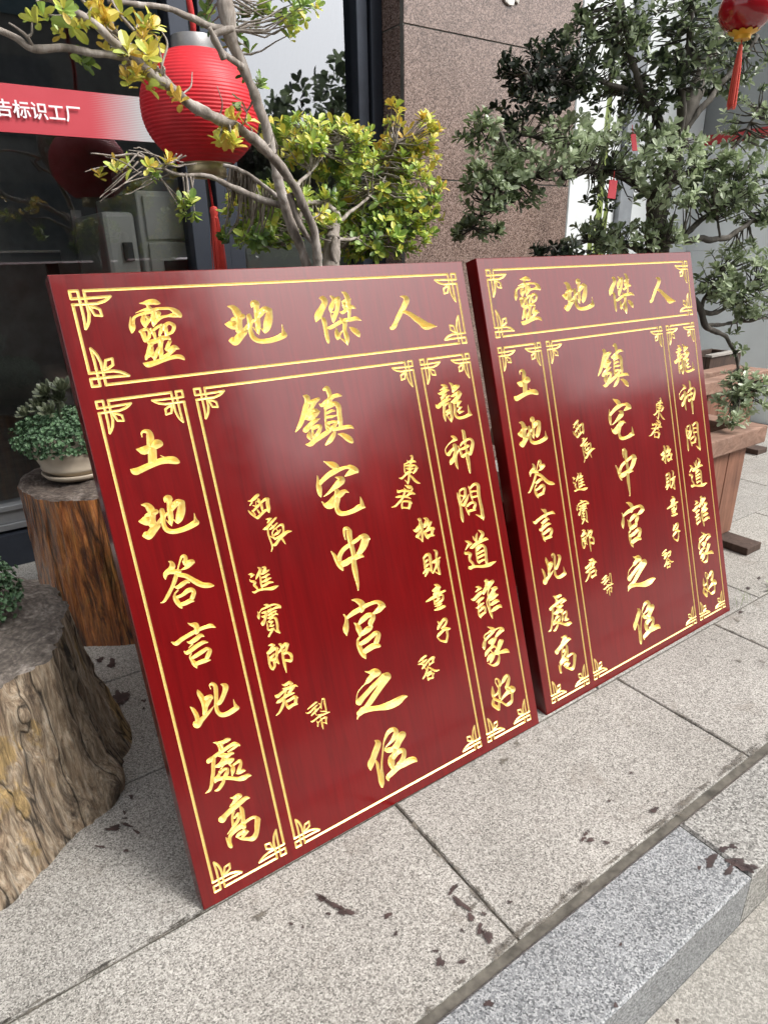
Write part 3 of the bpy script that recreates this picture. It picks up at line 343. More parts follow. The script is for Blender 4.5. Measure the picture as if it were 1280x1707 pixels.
# ------------------------------------------------------------------ ground, pavement, kerb, road
KH = 0.14
bed = MB(); bed.box(P(-9, .40, -.30), ES * 26, ET * 2.63, Vector((0, 0, .294)))
structure(bed.build('pavement_bed', M['grout']))
def slab(mb, s0, s1, t0, t1, top, hgt=.05, b=.0025):
    lo = [(s0, t0), (s1, t0), (s1, t1), (s0, t1)]; tl = rnd.uniform(-.0012, .0012)
    hi = [(s0 + b, t0 + b), (s1 - b, t0 + b), (s1 - b, t1 - b), (s0 + b, t1 - b)]
    v = [P(s, t, top - hgt) for s, t in lo] + [P(s, t, top - b) for s, t in lo] + [P(s, t, top + (tl if i < 2 else -tl)) for i, (s, t) in enumerate(hi)]
    f = [(3, 2, 1, 0)] + [(k + j, k + (j + 1) % 4, k + 4 + (j + 1) % 4, k + 4 + j) for k in (0, 4) for j in range(4)] + [(8, 9, 10, 11)]
    mb.add(v, f)
pv = MB(); g = .0028
row1 = [-.96 - .81 * i for i in range(9)][::-1] + [-.15, .667, 1.48, 1.996, 2.80, 3.61, 4.4, 5.2, 6, 6.8, 7.6, 8.4, 9.2, 10, 10.8, 11.6, 12.4, 13.2, 14, 14.8, 15.6]
row2 = [-.35 - .88 * i for i in range(9)][::-1] + [.50, 1.40, 2.30, 3.1, 3.9, 4.7, 5.5, 6.3, 7.1, 7.9, 8.7, 9.5, 10.3, 11.1, 11.9, 12.7, 13.5, 14.3, 15.1, 15.9]
row3 = [x + .42 for x in row2]; row4 = [x + .1 for x in row2]; row5 = [x + .55 for x in row1]
for ss, t0, t1 in ((row1, .553, .953), (row2, .953, 1.389), (row3, 1.389, 1.842), (row4, 1.842, 2.40), (row5, 2.40, 3.02)):
    for a, b in zip(ss[:-1], ss[1:]): slab(pv, a + g, b - g, t0 + g, t1 - g, 0.0)
structure(pv.build('pavement', M['paving']))
kb = MB(); kb2 = MB()
def kerbstone(mb, s0, s1): slab(mb, s0 + .0015, s1 - .0015, .373, .536, .002, KH + .08, .006)
for a, b in ((-6.05, -4.85), (-4.85, -3.65), (-3.65, -2.45), (-2.45, -1.25), (-1.25, -.05), (-.05, 1.147)): kerbstone(kb, a, b)
for i in range(11): kerbstone(kb2, 1.147 + 1.1 * i, 1.147 + 1.1 * (i + 1))
structure(kb.build('kerb', M['kerb'])); structure(kb2.build('kerb', M['kerb_pale']))
rd = MB(); nx_ = 40
rd.add([P(-90, -1.4, -KH), P(90, -1.4, -KH), P(90, .372, -KH), P(-90, .372, -KH)], [(0, 1, 2, 3)])
r2_ = MB(); r2_.add([P(-90, -90, -KH), P(90, -90, -KH), P(90, -1.4, -KH), P(-90, -1.4, -KH)], [(0, 1, 2, 3)]); structure(r2_.build('road', granite('asphalt', [(0, (.03, .03, .03)), (1, (.09, .088, .085))], 160, .9, .2)))
structure(rd.build('road', M['road']))
gr = MB(); gr.add([P(-90, 3.03, -.06), P(90, 3.03, -.06), P(90, 120, -.06), P(-90, 120, -.06)], [(0, 1, 2, 3)])
gr.add([P(17.5, .36, -.06), P(90, .36, -.06), P(90, 3.03, -.06), P(17.5, 3.03, -.06)], [(0, 1, 2, 3)])
gr.add([P(-90, .36, -.06), P(-9, .36, -.06), P(-9, 3.03, -.06), P(-90, 3.03, -.06)], [(0, 1, 2, 3)])
structure(gr.build('ground', M['road']))
# dried dark spills on the stones
def blob(mb, px, py, rx, ry, rot=0.0, z=.0034, n=22, seed=0):
    r_ = random.Random(seed or int(px * 13 + py)); ph = [r_.uniform(0, 6.28) for _ in range(3)]; vs = []
    for j in range(n):
        a = 2 * math.pi * j / n; k = 1 + .28 * math.sin(2 * a + ph[0]) + .2 * math.sin(3 * a + ph[1]) + .15 * math.sin(7 * a + ph[2]) + r_.uniform(-.1, .1)
        x, y = rx * k * math.cos(a), ry * k * math.sin(a)
        vs.append(ground(px + x * math.cos(rot) - y * math.sin(rot), py + x * math.sin(rot) + y * math.cos(rot), z))
    c = sum(vs, Vector()) / n; mid = [c.lerp(v, .62) for v in vs]; out = [c.lerp(v, 1.35) for v in vs]; mb.add([c] + mid + out, [(0, 1 + (j + 1) % n, 1 + j) for j in range(n)] + [(1 + j, 1 + (j + 1) % n, 1 + n + (j + 1) % n, 1 + n + j) for j in range(n)]); mb.a += [1.0] + [.75] * n + [-.15] * n
st = MB()
for b in ((575, 1519, 13, 8, .4), (552, 1505, 22, 5, .55), (548, 1523, 4, 3), (536, 1497, 9, 4, .5), (646, 1526, 7, 5), (660, 1556, 4, 4), (734, 1603, 6, 11, .3), (770, 1603, 9, 3), (727, 1585, 5, 3),
          (755, 1482, 5, 9, .6), (768, 1505, 20, 5, .75), (800, 1550, 6, 9, .4), (812, 1560, 16, 6, .8), (785, 1528, 10, 4, .75), (807, 1523, 4, 3), (984, 1400, 8, 3), (972, 1398, 5, 4), (976, 1390, 4, 3), (1011, 1404, 5, 3), (980, 1385, 3, 2),
          (1090, 1350, 7, 5), (1052, 1288, 4, 2), (1185, 1434, 15, 8, -.6), (1205, 1415, 8, 6), (1221, 1411, 7, 4), (1232, 1440, 22, 10, .3), (1215, 1450, 14, 5, -.7), (1250, 1447, 14, 7, .4), (1165, 1446, 4, 3), (814, 1672, 7, 8), (1026, 1676, 5, 4), (1034, 1574, 3, 3),
          (203, 1162, 12, 14), (190, 1180, 12, 5, -.5), (167, 1100, 6, 5), (187, 1106, 8, 7), (240, 1168, 4, 3), (240, 1181, 3, 2), (219, 1328, 5, 3), (208, 1354, 3, 3), (209, 1364, 3, 2), (190, 1380, 16, 4, -.1), (212, 1375, 10, 3, .2), (228, 1386, 10, 2, .5), (168, 1411, 8, 2, .2), (211, 1418, 8, 2),
          (1110, 998, 5, 2), (1247, 980, 4, 2), (1265, 963, 3, 2), (1234, 1020, 5, 2), (505, 1545, 3, 3), (486, 1540, 3, 3), (1128, 1702, 5, 4), (770, 1550, 3, 3), (850, 1503, 5, 2), (1015, 1335, 4, 2)):
    blob(st, *b)
structure(st.build('pavement_stains', M['stain'], attr='cover'))

# grime that has crept out of the joints
gm = MB(); rg = random.Random(31)
def wblob(s, t, a, b, seed):
    r_ = random.Random(seed); n = 18; ph = r_.uniform(0, 6.28); vs = []
    for j in range(n):
        q = 2 * math.pi * j / n; k = 1 + .25 * math.sin(3 * q + ph) + r_.uniform(-.2, .2); vs.append(P(s + a * k * math.cos(q), t + b * k * math.sin(q), .0026))
    c = sum(vs, Vector()) / n; mid = [c.lerp(v, .5) for v in vs]; gm.add([c] + mid + vs, [(0, 1 + j, 1 + (j + 1) % n) for j in range(n)] + [(1 + j, 1 + n + j, 1 + n + (j + 1) % n, 1 + (j + 1) % n) for j in range(n)]); gm.a += [.9] + [.6] * n + [-.2] * n
for k in range(70): wblob(rg.uniform(-.6, 3.2), .556 + rg.uniform(-.004, .012), rg.uniform(.02, .09), rg.uniform(.005, .016), k)
for k in range(30): wblob(rg.uniform(-.7, .3), .953 + rg.uniform(-.006, .006), rg.uniform(.02, .07), rg.uniform(.003, .009), 100 + k)
for s_ in (.667, 1.48, 1.996, 2.80, -.15):
    for k in range(12): wblob(s_ + rg.uniform(-.006, .006), rg.uniform(.57, .94), rg.uniform(.003, .010), rg.uniform(.02, .06), 200 + k + int(s_ * 100))
for k in range(12): wblob(rg.uniform(-.5, 2.6), rg.uniform(.57, .93), rg.uniform(.01, .03), rg.uniform(.008, .02), 400 + k)
structure(gm.build('pavement_grime', M['grime'], attr='cover'))

# ------------------------------------------------------------------ the shop building
shop = empty('shop_building', P(1.6, 3.0, 0), 'dark framed glass shop front with a brown granite pillar', 'building')
GT = 2.97
def tiles(mb, s0, s1, tf, t0, t1):
    zs = [0.0, .31, .91, 1.51, 2.11, 2.71, 3.31, 3.91]
    for a, b in zip(zs[:-1], zs[1:]):
        mb.sbox(s0 + .007, s1 - .007, tf, tf + .022, a + .0035, b - .0035)                   # front slabs
        mb.sbox(s0 - .0, s0 + .022, t0 + .026, t1, a + .0035, b - .0035)                      # left return
        mb.sbox(s1 - .022, s1, t0 + .026, t1, a + .0035, b - .0035)
tl = MB(); tiles(tl, 2.03, 3.18, 2.75, 2.75, 3.25); pil = tl.build('pillar', M['column'], shop)
jb = MB(); jb.sbox(2.034, 3.176, 2.7545, 3.24, 0, 3.9); jb.build('pillar_joints', M['joint'], shop)
fr = MB()
for (a, b, t0, t1) in ((1.05, 1.128, 2.915, 3.03), (1.166, 1.205, 2.905, 3.03), (1.2095, 1.28, 2.92, 3.03), (1.90, 1.957, 2.915, 3.03), (1.966, 2.026, 2.90, 3.03), (-1.35, -1.24, 2.915, 3.03)):
    fr.sbox(a, b, t0, t1, .14, 2.86)
fr.sbox(-4, 2.026, 2.91, 3.04, 2.862, 3.02)
fr.build('window_frame', M['frame'], shop, bevel=.003)
bk = MB(); bk.sbox(1.13, 1.164, 2.95, 3.02, .14, 2.86); bk.sbox(1.958, 1.965, 2.94, 3.02, .14, 2.86); bk.build('gasket', M['black'], shop)
rl = MB()
for a, b in ((-4, -1.352), (-1.238, 1.048), (1.282, 1.898)):
    rl.sbox(a, b, 2.925, 3.02, .152, .178); rl.sbox(a, b, 2.94, 3.01, .18, .232); rl.sbox(a, b, 2.925, 3.02, .234, .256)
rl.build('bottom_rail', M['frame_light'], shop, bevel=.002)
pl = MB(); pl.sbox(-4, 2.026, 2.905, 3.04, .0, .138); pl.build('plinth', M['frame'], shop)
wl = MB(); wl.sbox(-4, 2.03, 2.88, 3.4, 3.025, 5.6); wl.sbox(2.03, 3.18, 2.75, 3.4, 3.93, 5.6); wl.sbox(3.18, 4.8, 2.97, 3.4, 3.2, 5.6); wl.build('upper_wall', plain('grey_render', (.42, .41, .39), .8, var=.15), shop)

def glass(name, refl, tint):
    m, nt, b = new_mat(name); nt.nodes.remove(b); out = [n for n in nt.nodes if n.type == 'OUTPUT_MATERIAL'][0]
    gl = nt.nodes.new('ShaderNodeBsdfGlossy'); gl.inputs['Roughness'].default_value = .012; gl.inputs['Color'].default_value = (.92, .95, 1, 1)
    v = coords(nt); nz = noise_t(nt, v, 1.3, 2)
    pass
    tr = nt.nodes.new('ShaderNodeBsdfTransparent'); tr.inputs['Color'].default_value = (*tint, 1)
    fn = nt.nodes.new('ShaderNodeFresnel'); fn.inputs['IOR'].default_value = 1.5
    fac = mathn(nt, 'MINIMUM', mathn(nt, 'ADD', mathn(nt, 'MULTIPLY', fn.outputs[0], 1.3), refl), .97)
    mx = nt.nodes.new('ShaderNodeMixShader'); L(nt, fac, mx.inputs[0]); L(nt, tr.outputs[0], mx.inputs[1]); L(nt, gl.outputs[0], mx.inputs[2]); L(nt, mx.outputs[0], out.inputs[0])
    return m
M['glass'] = glass('tinted_window_glass', .10, (.95, .97, .96)); M['glass2'] = glass('raised_reflection_glass', .19, (.80, .84, .83))  # right pane: same glass, reflection raised to brighten the mirrored sky
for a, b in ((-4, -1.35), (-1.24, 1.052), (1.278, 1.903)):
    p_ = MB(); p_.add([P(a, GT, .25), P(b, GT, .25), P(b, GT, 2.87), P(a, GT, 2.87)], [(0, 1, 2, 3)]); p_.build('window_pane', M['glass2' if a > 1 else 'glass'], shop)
rm = MB(); IN = plain('dim_room_paint', (.30, .29, .275), .8, var=.2)
rm.sbox(-4, 2.6, 5.6, 5.7, 0, 3.1); rm.sbox(-4.1, -4, 3.05, 5.6, 0, 3.1); rm.sbox(2.6, 2.7, 3.3, 5.6, 0, 3.1); rm.sbox(-4, 2.6, 3.05, 5.6, 3.03, 3.1)
rm.build('room_wall', IN, shop)
fl = MB(); fl.sbox(-4, 2.6, 3.05, 5.6, -.02, .10); fl.build('room_floor', plain('room_floor_tile', (.22, .21, .20), .4, var=.2), shop)
# white bay to the right of the pillar and the wing beside it
WH = plain('pale_painted_panel', (.74, .78, .78), .35, var=.08, vscale=2.5)
wb = MB()
for a, b in ((3.18, 3.46), (3.475, 3.92), (4.06, 4.8)): wb.sbox(a, b, 3.0, 3.08, .0, 3.2)
wb.build('white_bay', WH, shop, bevel=.003)
wf = MB(); wf.sbox(3.925, 4.055, 2.965, 3.07, 0, 3.2); wf.sbox(3.46, 3.475, 3.01, 3.07, 0, 3.2); wf.build('bay_frame', plain('grey_frame', (.27, .29, .31), .4, .2, var=.15), shop)
wg = MB(); wg.sbox(4.8, 4.9, 2.15, 3.08, .0, 1.15); wg.sbox(4.8, 4.9, 2.15, 3.08, 1.152, 1.83); wg.build('wing_wall', WH, shop, bevel=.003)
w2 = MB(); w2.sbox(4.805, 4.9, 2.15, 3.08, 1.895, 3.2); w2.build('wing_glazing', plain('grey_film_glass', (.25, .27, .27), .15, var=.2, vscale=2), shop)
w3 = MB(); w3.sbox(4.795, 4.9, 2.15, 3.07, 1.832, 1.893); w3.build('red_stripe', plain('red_film', (.42, .03, .035), .4), shop)

# ------------------------------------------------------------------ banner strip on the left pane, with its lettering
def banner_mat():
    m, nt, b = new_mat('red_print_film'); tc = nt.nodes.new('ShaderNodeTexCoord'); sx = nt.nodes.new('ShaderNodeSeparateXYZ'); L(nt, tc.outputs['Object'], sx.inputs[0])
    v = coords(nt); f = noise_t(nt, v, 6, 4)
    red = mixc(nt, f, (.44, .045, .06), (.54, .075, .095))
    ln = nt.nodes.new('ShaderNodeTexWave'); ln.bands_direction = 'Z'; ln.inputs['Scale'].default_value = 55; L(nt, tc.outputs['Object'], ln.inputs[0])
    gy = mixc(nt, ln.outputs['Fac'], (.33, .34, .35), (.46, .47, .48))
    x = mathn(nt, 'ADD', sx.outputs[0], mathn(nt, 'MULTIPLY', mathn(nt, 'SUBTRACT', ln.outputs['Fac'], .5), .05))
    fade = ramp(nt, mathn(nt, 'ADD', x, 0.0), [(.74, 0), (.92, 1)])
    L(nt, mixc(nt, fade, red, gy), b.inputs['Base Color']); b.inputs['Roughness'].default_value = .35
    return m
ban = empty('banner_sign', P(0, GT - .006, 1.69), 'red banner strip with white lettering fading to grey on the glass', 'sign', rot=AZ)
bn = MB(); n_ = 30
for i in range(n_):
    a, b = -1.24 + 2.27 * i / n_, -1.24 + 2.27 * (i + 1) / n_; w = lambda s: .0012 * math.sin(9 * s) + .0008 * math.sin(23 * s)
    bn.add([P(a, GT - .010 + w(a), 1.614), P(b, GT - .010 + w(b), 1.614), P(b, GT - .010 - w(b), 1.766), P(a, GT - .010 - w(a), 1.766),
            P(a, GT - .004, 1.614), P(b, GT - .004, 1.614), P(b, GT - .004, 1.766), P(a, GT - .004, 1.766)], [(0, 1, 2, 3), (5, 4, 7, 6), (3, 2, 6, 7), (1, 0, 4, 5)])
bn.build('film', banner_mat(), ban)
fc = bpy.data.curves.new('lettering', 'FONT'); fc.body = '告标识工厂'; fc.size = .0575; fc.extrude = .0008; fc.offset = .0009
fo = bpy.data.objects.new('lettering_curve', fc); COL.objects.link(fo)
bpy.context.view_layer.update()
me = bpy.data.meshes.new_from_object(fo.evaluated_get(bpy.context.evaluated_depsgraph_get())); bpy.data.objects.remove(fo)
lo_ = bpy.data.objects.new('lettering', me); COL.objects.link(lo_); lo_.parent = ban
me.materials.clear(); me.materials.append(plain('white_vinyl', (.80, .79, .80), .4))
for v in me.vertices: v.co = Vector((v.co.x, -.0135 + -v.co.z, v.co.y))
me.update()
if me.polygons[0].normal.y > 0 and False: me.flip_normals()
lo_.location = (.402, 0, 1.666 - 1.69)

# ------------------------------------------------------------------ things inside the shop
CAB = plain('ivory_metal', (.86, .88, .84), .4, var=.06); CABD = plain('dark_recess', (.06, .065, .06), .5)
def pxs(px, py, t):
    p = at(px, py, t); return p.dot(ES), p.z
cab = empty('metal_cabinet', P(.95, 3.3, .1), 'tall ivory metal cabinet with dark handle recess inside the left window', 'cabinet')
s0, z0 = pxs(224, 317, 3.06); s1 = 1.27
c_ = MB(); c_.sbox(s0, s1, 3.06, 3.75, .1, z0); c_.build('body', CAB, cab, bevel=.006)
c_ = MB(); zz = pxs(240, 402, 3.04)[1]; c_.sbox(s0 + .025, s1 - .01, 3.045, 3.059, zz + .006, z0 - .02); c_.sbox(s0 + .025, s1 - .01, 3.045, 3.059, .2, zz - .006); c_.build('door', CAB, cab, bevel=.004)
a, z1 = pxs(272, 416, 3.04); c_ = MB(); c_.sbox(a, a + .16, 3.036, 3.044, z1 - .085, z1 - .045); c_.build('handle_recess', CABD, cab)
side = empty('side_cabinet', P(.7, 3.3, .1), 'lower ivory metal unit with a black handle left of the tall cabinet', 'cabinet')
a, z1 = pxs(168, 352, 3.08); c_ = MB(); c_.sbox(a, s0 - .008, 3.08, 3.7, .1, z1); c_.build('body', CAB, side, bevel=.02)
a, z1 = pxs(205, 404, 3.065); b, z2 = pxs(226, 435, 3.065); c_ = MB(); c_.sbox(a, b, 3.062, 3.079, z2, z1); c_.build('handle', CABD, side, bevel=.004)
top = empty('upper_box', P(1.0, 3.3, 1.4), 'grey box stacked on the tall ivory cabinet', 'box')
a, z1 = pxs(232, 268, 3.12); c_ = MB(); c_.sbox(a, 1.27, 3.12, 3.6, z0 + .004, z1); c_.build('body', plain('grey_plastic', (.42, .43, .42), .5, var=.1), top, bevel=.01)
c_ = MB(); c_.sbox(a + .04, 1.20, 3.112, 3.119, z0 + .05, z1 - .06); c_.build('front_panel', CAB, top)
cb2 = empty('metal_cabinet', P(1.6, 3.4, .1), 'long low ivory metal cabinet behind the right window', 'cabinet')
a, z1 = pxs(405, 396, 3.1); c_ = MB(); c_.sbox(1.33, 2.0, 3.1, 3.6, .1, z1); c_.build('body', CAB, cb2, bevel=.006)
c_ = MB(); c_.sbox(1.36, 1.70, 3.088, 3.099, .25, z1 - .045); c_.sbox(1.72, 1.98, 3.088, 3.099, .25, z1 - .045); c_.build('door', CAB, cb2, bevel=.003)
tb = empty('work_table', P(.2, 4.0, .1), 'dark work table with a bright metal edge inside the left window', 'table')
a, z1 = pxs(0, 418, 3.7); c_ = MB(); c_.sbox(-1.2, .66, 3.7, 4.4, z1 - .06, z1 - .012); c_.build('tabletop', plain('dark_top', (.12, .12, .12), .5), tb)
c_ = MB(); c_.sbox(-1.2, .66, 3.69, 4.4, z1 - .011, z1); c_.build('metal_edge', plain('bright_metal', (.75, .75, .74), .25, .8), tb)
for sx in (-1.15, .6): c_ = MB(); c_.sbox(sx, sx + .05, 3.75, 3.8, .1, z1 - .061); c_.build('leg', CABD, tb)
ps = empty('steel_post', P(.5, 3.6, .1), 'thin grey steel post standing between the table and the cabinets', 'post')
a, z1 = pxs(118, 350, 3.6); c_ = MB(); c_.sbox(a, a + .045, 3.6, 3.645, .1, z1); c_.build('upright', plain('grey_steel', (.4, .4, .39), .4, .5), ps)
c_ = MB(); c_.sbox(a - .03, a + .075, 3.57, 3.675, .1, .115); c_.build('foot_plate', CABD, ps)

# ------------------------------------------------------------------ across the street (seen in the window glass)
ob = empty('facing_building', P(-10, -15, 0), 'dark building across the street, mirrored in the left window glass', 'building')
DK = plain('dark_facade', (.15, .148, .14), .8, var=.25, vscale=1.2)
c_ = MB(); c_.sbox(-34, 7.0, -24, -14, -KH, 11.5); c_.sbox(7.01, 60, -24, -14.2, -KH, 4.6); c_.build('wall', DK, ob)
c_ = MB(); c_.sbox(-34.3, 7.3, -24.3, -13.7, 11.51, 11.9); c_.build('roof', plain('dark_roof', (.07, .07, .07), .8), ob)
c_ = MB(); c_.sbox(-34, 6.99, -13.995, -13.9, 6.4, 11.2); c_.build('reflection_band', plain('teal_reflection_tone', (.05, .11, .135), .5), ob)  # invented band, added to tint the upper window reflection teal
WN = plain('dark_window', (.03, .04, .05), .15)
for i in range(10):
    for k in range(2):
        c_ = MB(); x = -30 + 3.6 * i; c_.sbox(x, x + 1.7, -13.99, -13.95, 1.2 + 2.7 * k, 2.9 + 2.7 * k); c_.build('window', WN, ob)

# ------------------------------------------------------------------ the two carved boards
BW, BH, BT = 0.93992, 1.22624, 0.04
def board_frame(ox, oy, yaw, lean):
    ex = Vector((math.cos(yaw), math.sin(yaw), 0)); nn = Vector((-math.sin(yaw), math.cos(yaw), 0))
    up = nn * math.sin(lean) + Vector((0, 0, 1)) * math.cos(lean)
    return Vector((ox, oy, 0)), ex, up, ex.cross(up)
B1 = board_frame(-0.3677354, 0.90302082, 0.59567709, 0.30371362)
B2 = board_frame(0.43786496, 1.4613742, 0.60692159, 0.28676494)

def pix_to_board(px, py):                # arrays -> (x, y) on the first board's face
    o, ex, up, nr = B1
    dx = (px - 640) / FPX; dy = -(py - 853.5) / FPX
    D = np.stack([CR[i] * dx + CU[i] * dy + _f[i] for i in range(3)], -1)
    nrm = np.array(nr); k = np.dot(np.array(o - CC), nrm) / (D @ nrm)
    X = np.array(CC) + D * k[..., None] - np.array(o)
    return X @ np.array(ex), X @ np.array(up)
def board_to_pix(x, y):
    o, ex, up, nr = B1
    X = np.array(o - CC) + np.outer(x, np.array(ex)) + np.outer(y, np.array(up))
    a, b, c = X @ np.array(CR), X @ np.array(CU), X @ np.array(_f)
    return 640 + FPX * a / c, 853.5 - FPX * b / c

def parse(s):
    return [[tuple(float(q) for q in p.split(',')) for p in st.split()] for st in s.split(';')]
def smooth_stroke(pts, sub=6):
    pts = np.array(pts, float); n = len(pts)
    if n < 3: return [pts[0] + (pts[-1] - pts[0]) * t for t in np.linspace(0, 1, sub)] if n == 2 else list(pts)
    ext = np.vstack([2 * pts[0] - pts[1], pts, 2 * pts[-1] - pts[-2]]); out = []
    for i in range(1, n):
        p0, p1, p2, p3 = ext[i - 1], ext[i], ext[i + 1], ext[i + 2]
        for t in np.linspace(0, 1, sub, endpoint=False):
            a = .5 * ((2 * p1) + (-p0 + p2) * t + (2 * p0 - 5 * p1 + 4 * p2 - p3) * t * t + (-p0 + 3 * p1 - 3 * p2 + p3) * t ** 3)
            out.append(a)
    out.append(pts[-1])
    for a in out: a[2] = max(a[2], 2.0)
    return out
def field(strokes, cells, curved=True):
    allp = np.concatenate([np.array(s) for s in strokes])
    m = allp[:, 2].max() * .6 + 12
    x0, y0 = (allp[:, :2] - allp[:, 2:3]).min(0) - 6; x1, y1 = (allp[:, :2] + allp[:, 2:3]).max(0) + 6
    h = max(x1 - x0, y1 - y0) / cells
    nx, ny = int((x1 - x0) / h) + 2, int((y1 - y0) / h) + 2
    gx, gy = np.meshgrid(x0 + h * np.arange(nx), y0 + h * np.arange(ny)); F = np.full(gx.shape, -1e3)
    for s in strokes:
        s = smooth_stroke(s) if curved else np.array(s, float)
        for a, b in zip(s[:-1], s[1:]):
            d = b[:2] - a[:2]; L2 = max(d @ d, 1e-9)
            t = np.clip(((gx - a[0]) * d[0] + (gy - a[1]) * d[1]) / L2, 0, 1)
            F = np.maximum(F, a[2] + (b[2] - a[2]) * t - np.hypot(gx - a[0] - d[0] * t, gy - a[1] - d[1] * t))
    F[np.abs(F) < 1e-4] = -1e-4
    return x0, y0, h, F
def squares(x0, y0, h, F):
    """cells where F > 0, cut along F = 0: verts (x, y, f), faces, outline edges"""
    ny, nx = F.shape; vid = {}; V = []; faces = []; edges = []
    def corner(i, j):
        k = (i, j)
        if k not in vid: vid[k] = len(V); V.append((x0 + h * i, y0 + h * j, F[j, i]))
        return vid[k]
    def cut(i, j, i2, j2):
        k = (min((i, j), (i2, j2)), max((i, j), (i2, j2)))
        if k not in vid:
            (a, b), (c, d) = k; fa, fb = F[b, a], F[d, c]; t = min(max(fa / (fa - fb), .02), .98)
            vid[k] = len(V); V.append((x0 + h * (a + (c - a) * t), y0 + h * (b + (d - b) * t), 0.0))
        return vid[k]
    pos = F > 0
    anyc = pos[:-1, :-1] | pos[1:, :-1] | pos[:-1, 1:] | pos[1:, 1:]
    for j, i in zip(*np.nonzero(anyc)):
        cs = [(i, j), (i + 1, j), (i + 1, j + 1), (i, j + 1)]; ins = [pos[c[1], c[0]] for c in cs]
        if all(ins): faces.append([corner(*c) for c in cs]); continue
        if sum(ins) == 2 and ins[0] == ins[2]:          # saddle: two separate corners
            for k in range(4):
                if ins[k]:
                    c = cs[k]; p, q = cs[k - 1], cs[(k + 1) % 4]
                    e1, e2 = cut(*p, *c), cut(*c, *q); faces.append([e1, corner(*c), e2]); edges.append((e1, e2))
            continue
        poly = []; cuts = []
        for k in range(4):
            a, b = cs[k], cs[(k + 1) % 4]
            if ins[k]: poly.append(corner(*a))
            if ins[k] != ins[(k + 1) % 4]:
                e = cut(*a, *b); poly.append(e); cuts.append(e)
        faces.append(poly); edges.append(tuple(cuts[:2]))
    return V, faces, edges
def sample(F, x0, y0, h, X, Y):
    fx = (X - x0) / h; fy = (Y - y0) / h; ny, nx = F.shape
    ok = (fx >= 0) & (fy >= 0) & (fx < nx - 1) & (fy < ny - 1); r_ = np.full(X.shape, -1.0)
    i = np.clip(fx.astype(int), 0, nx - 2); j = np.clip(fy.astype(int), 0, ny - 2); a = fx - i; b = fy - j
    v = F[j, i] * (1 - a) * (1 - b) + F[j, i + 1] * a * (1 - b) + F[j + 1, i] * (1 - a) * b + F[j + 1, i + 1] * a * b
    r_[ok] = v[ok]; return r_

ORN = parse("13,13,13 92,13,13 92,152,13;13,13,13 13,92,13 152,92,13;152,92,13 280,90,13 405,84,12;13,152,13 152,152,13 255,152,14;92,152,13 92,280,13 84,405,12;152,13,13 152,152,13 152,255,14;255,152,14 330,132,14 372,110,13 405,84,12;152,255,14 132,330,14 110,372,13 84,405,12;175,175,16 190,225,13 205,270,12 275,282,11 268,215,13 225,190,13 175,175,16")
ORN = [[(x, y, r * 1.17) for x, y, r in s_] for s_ in ORN]
ORN_F = field(ORN, 120, False); ORN_M = squares(*ORN_F)

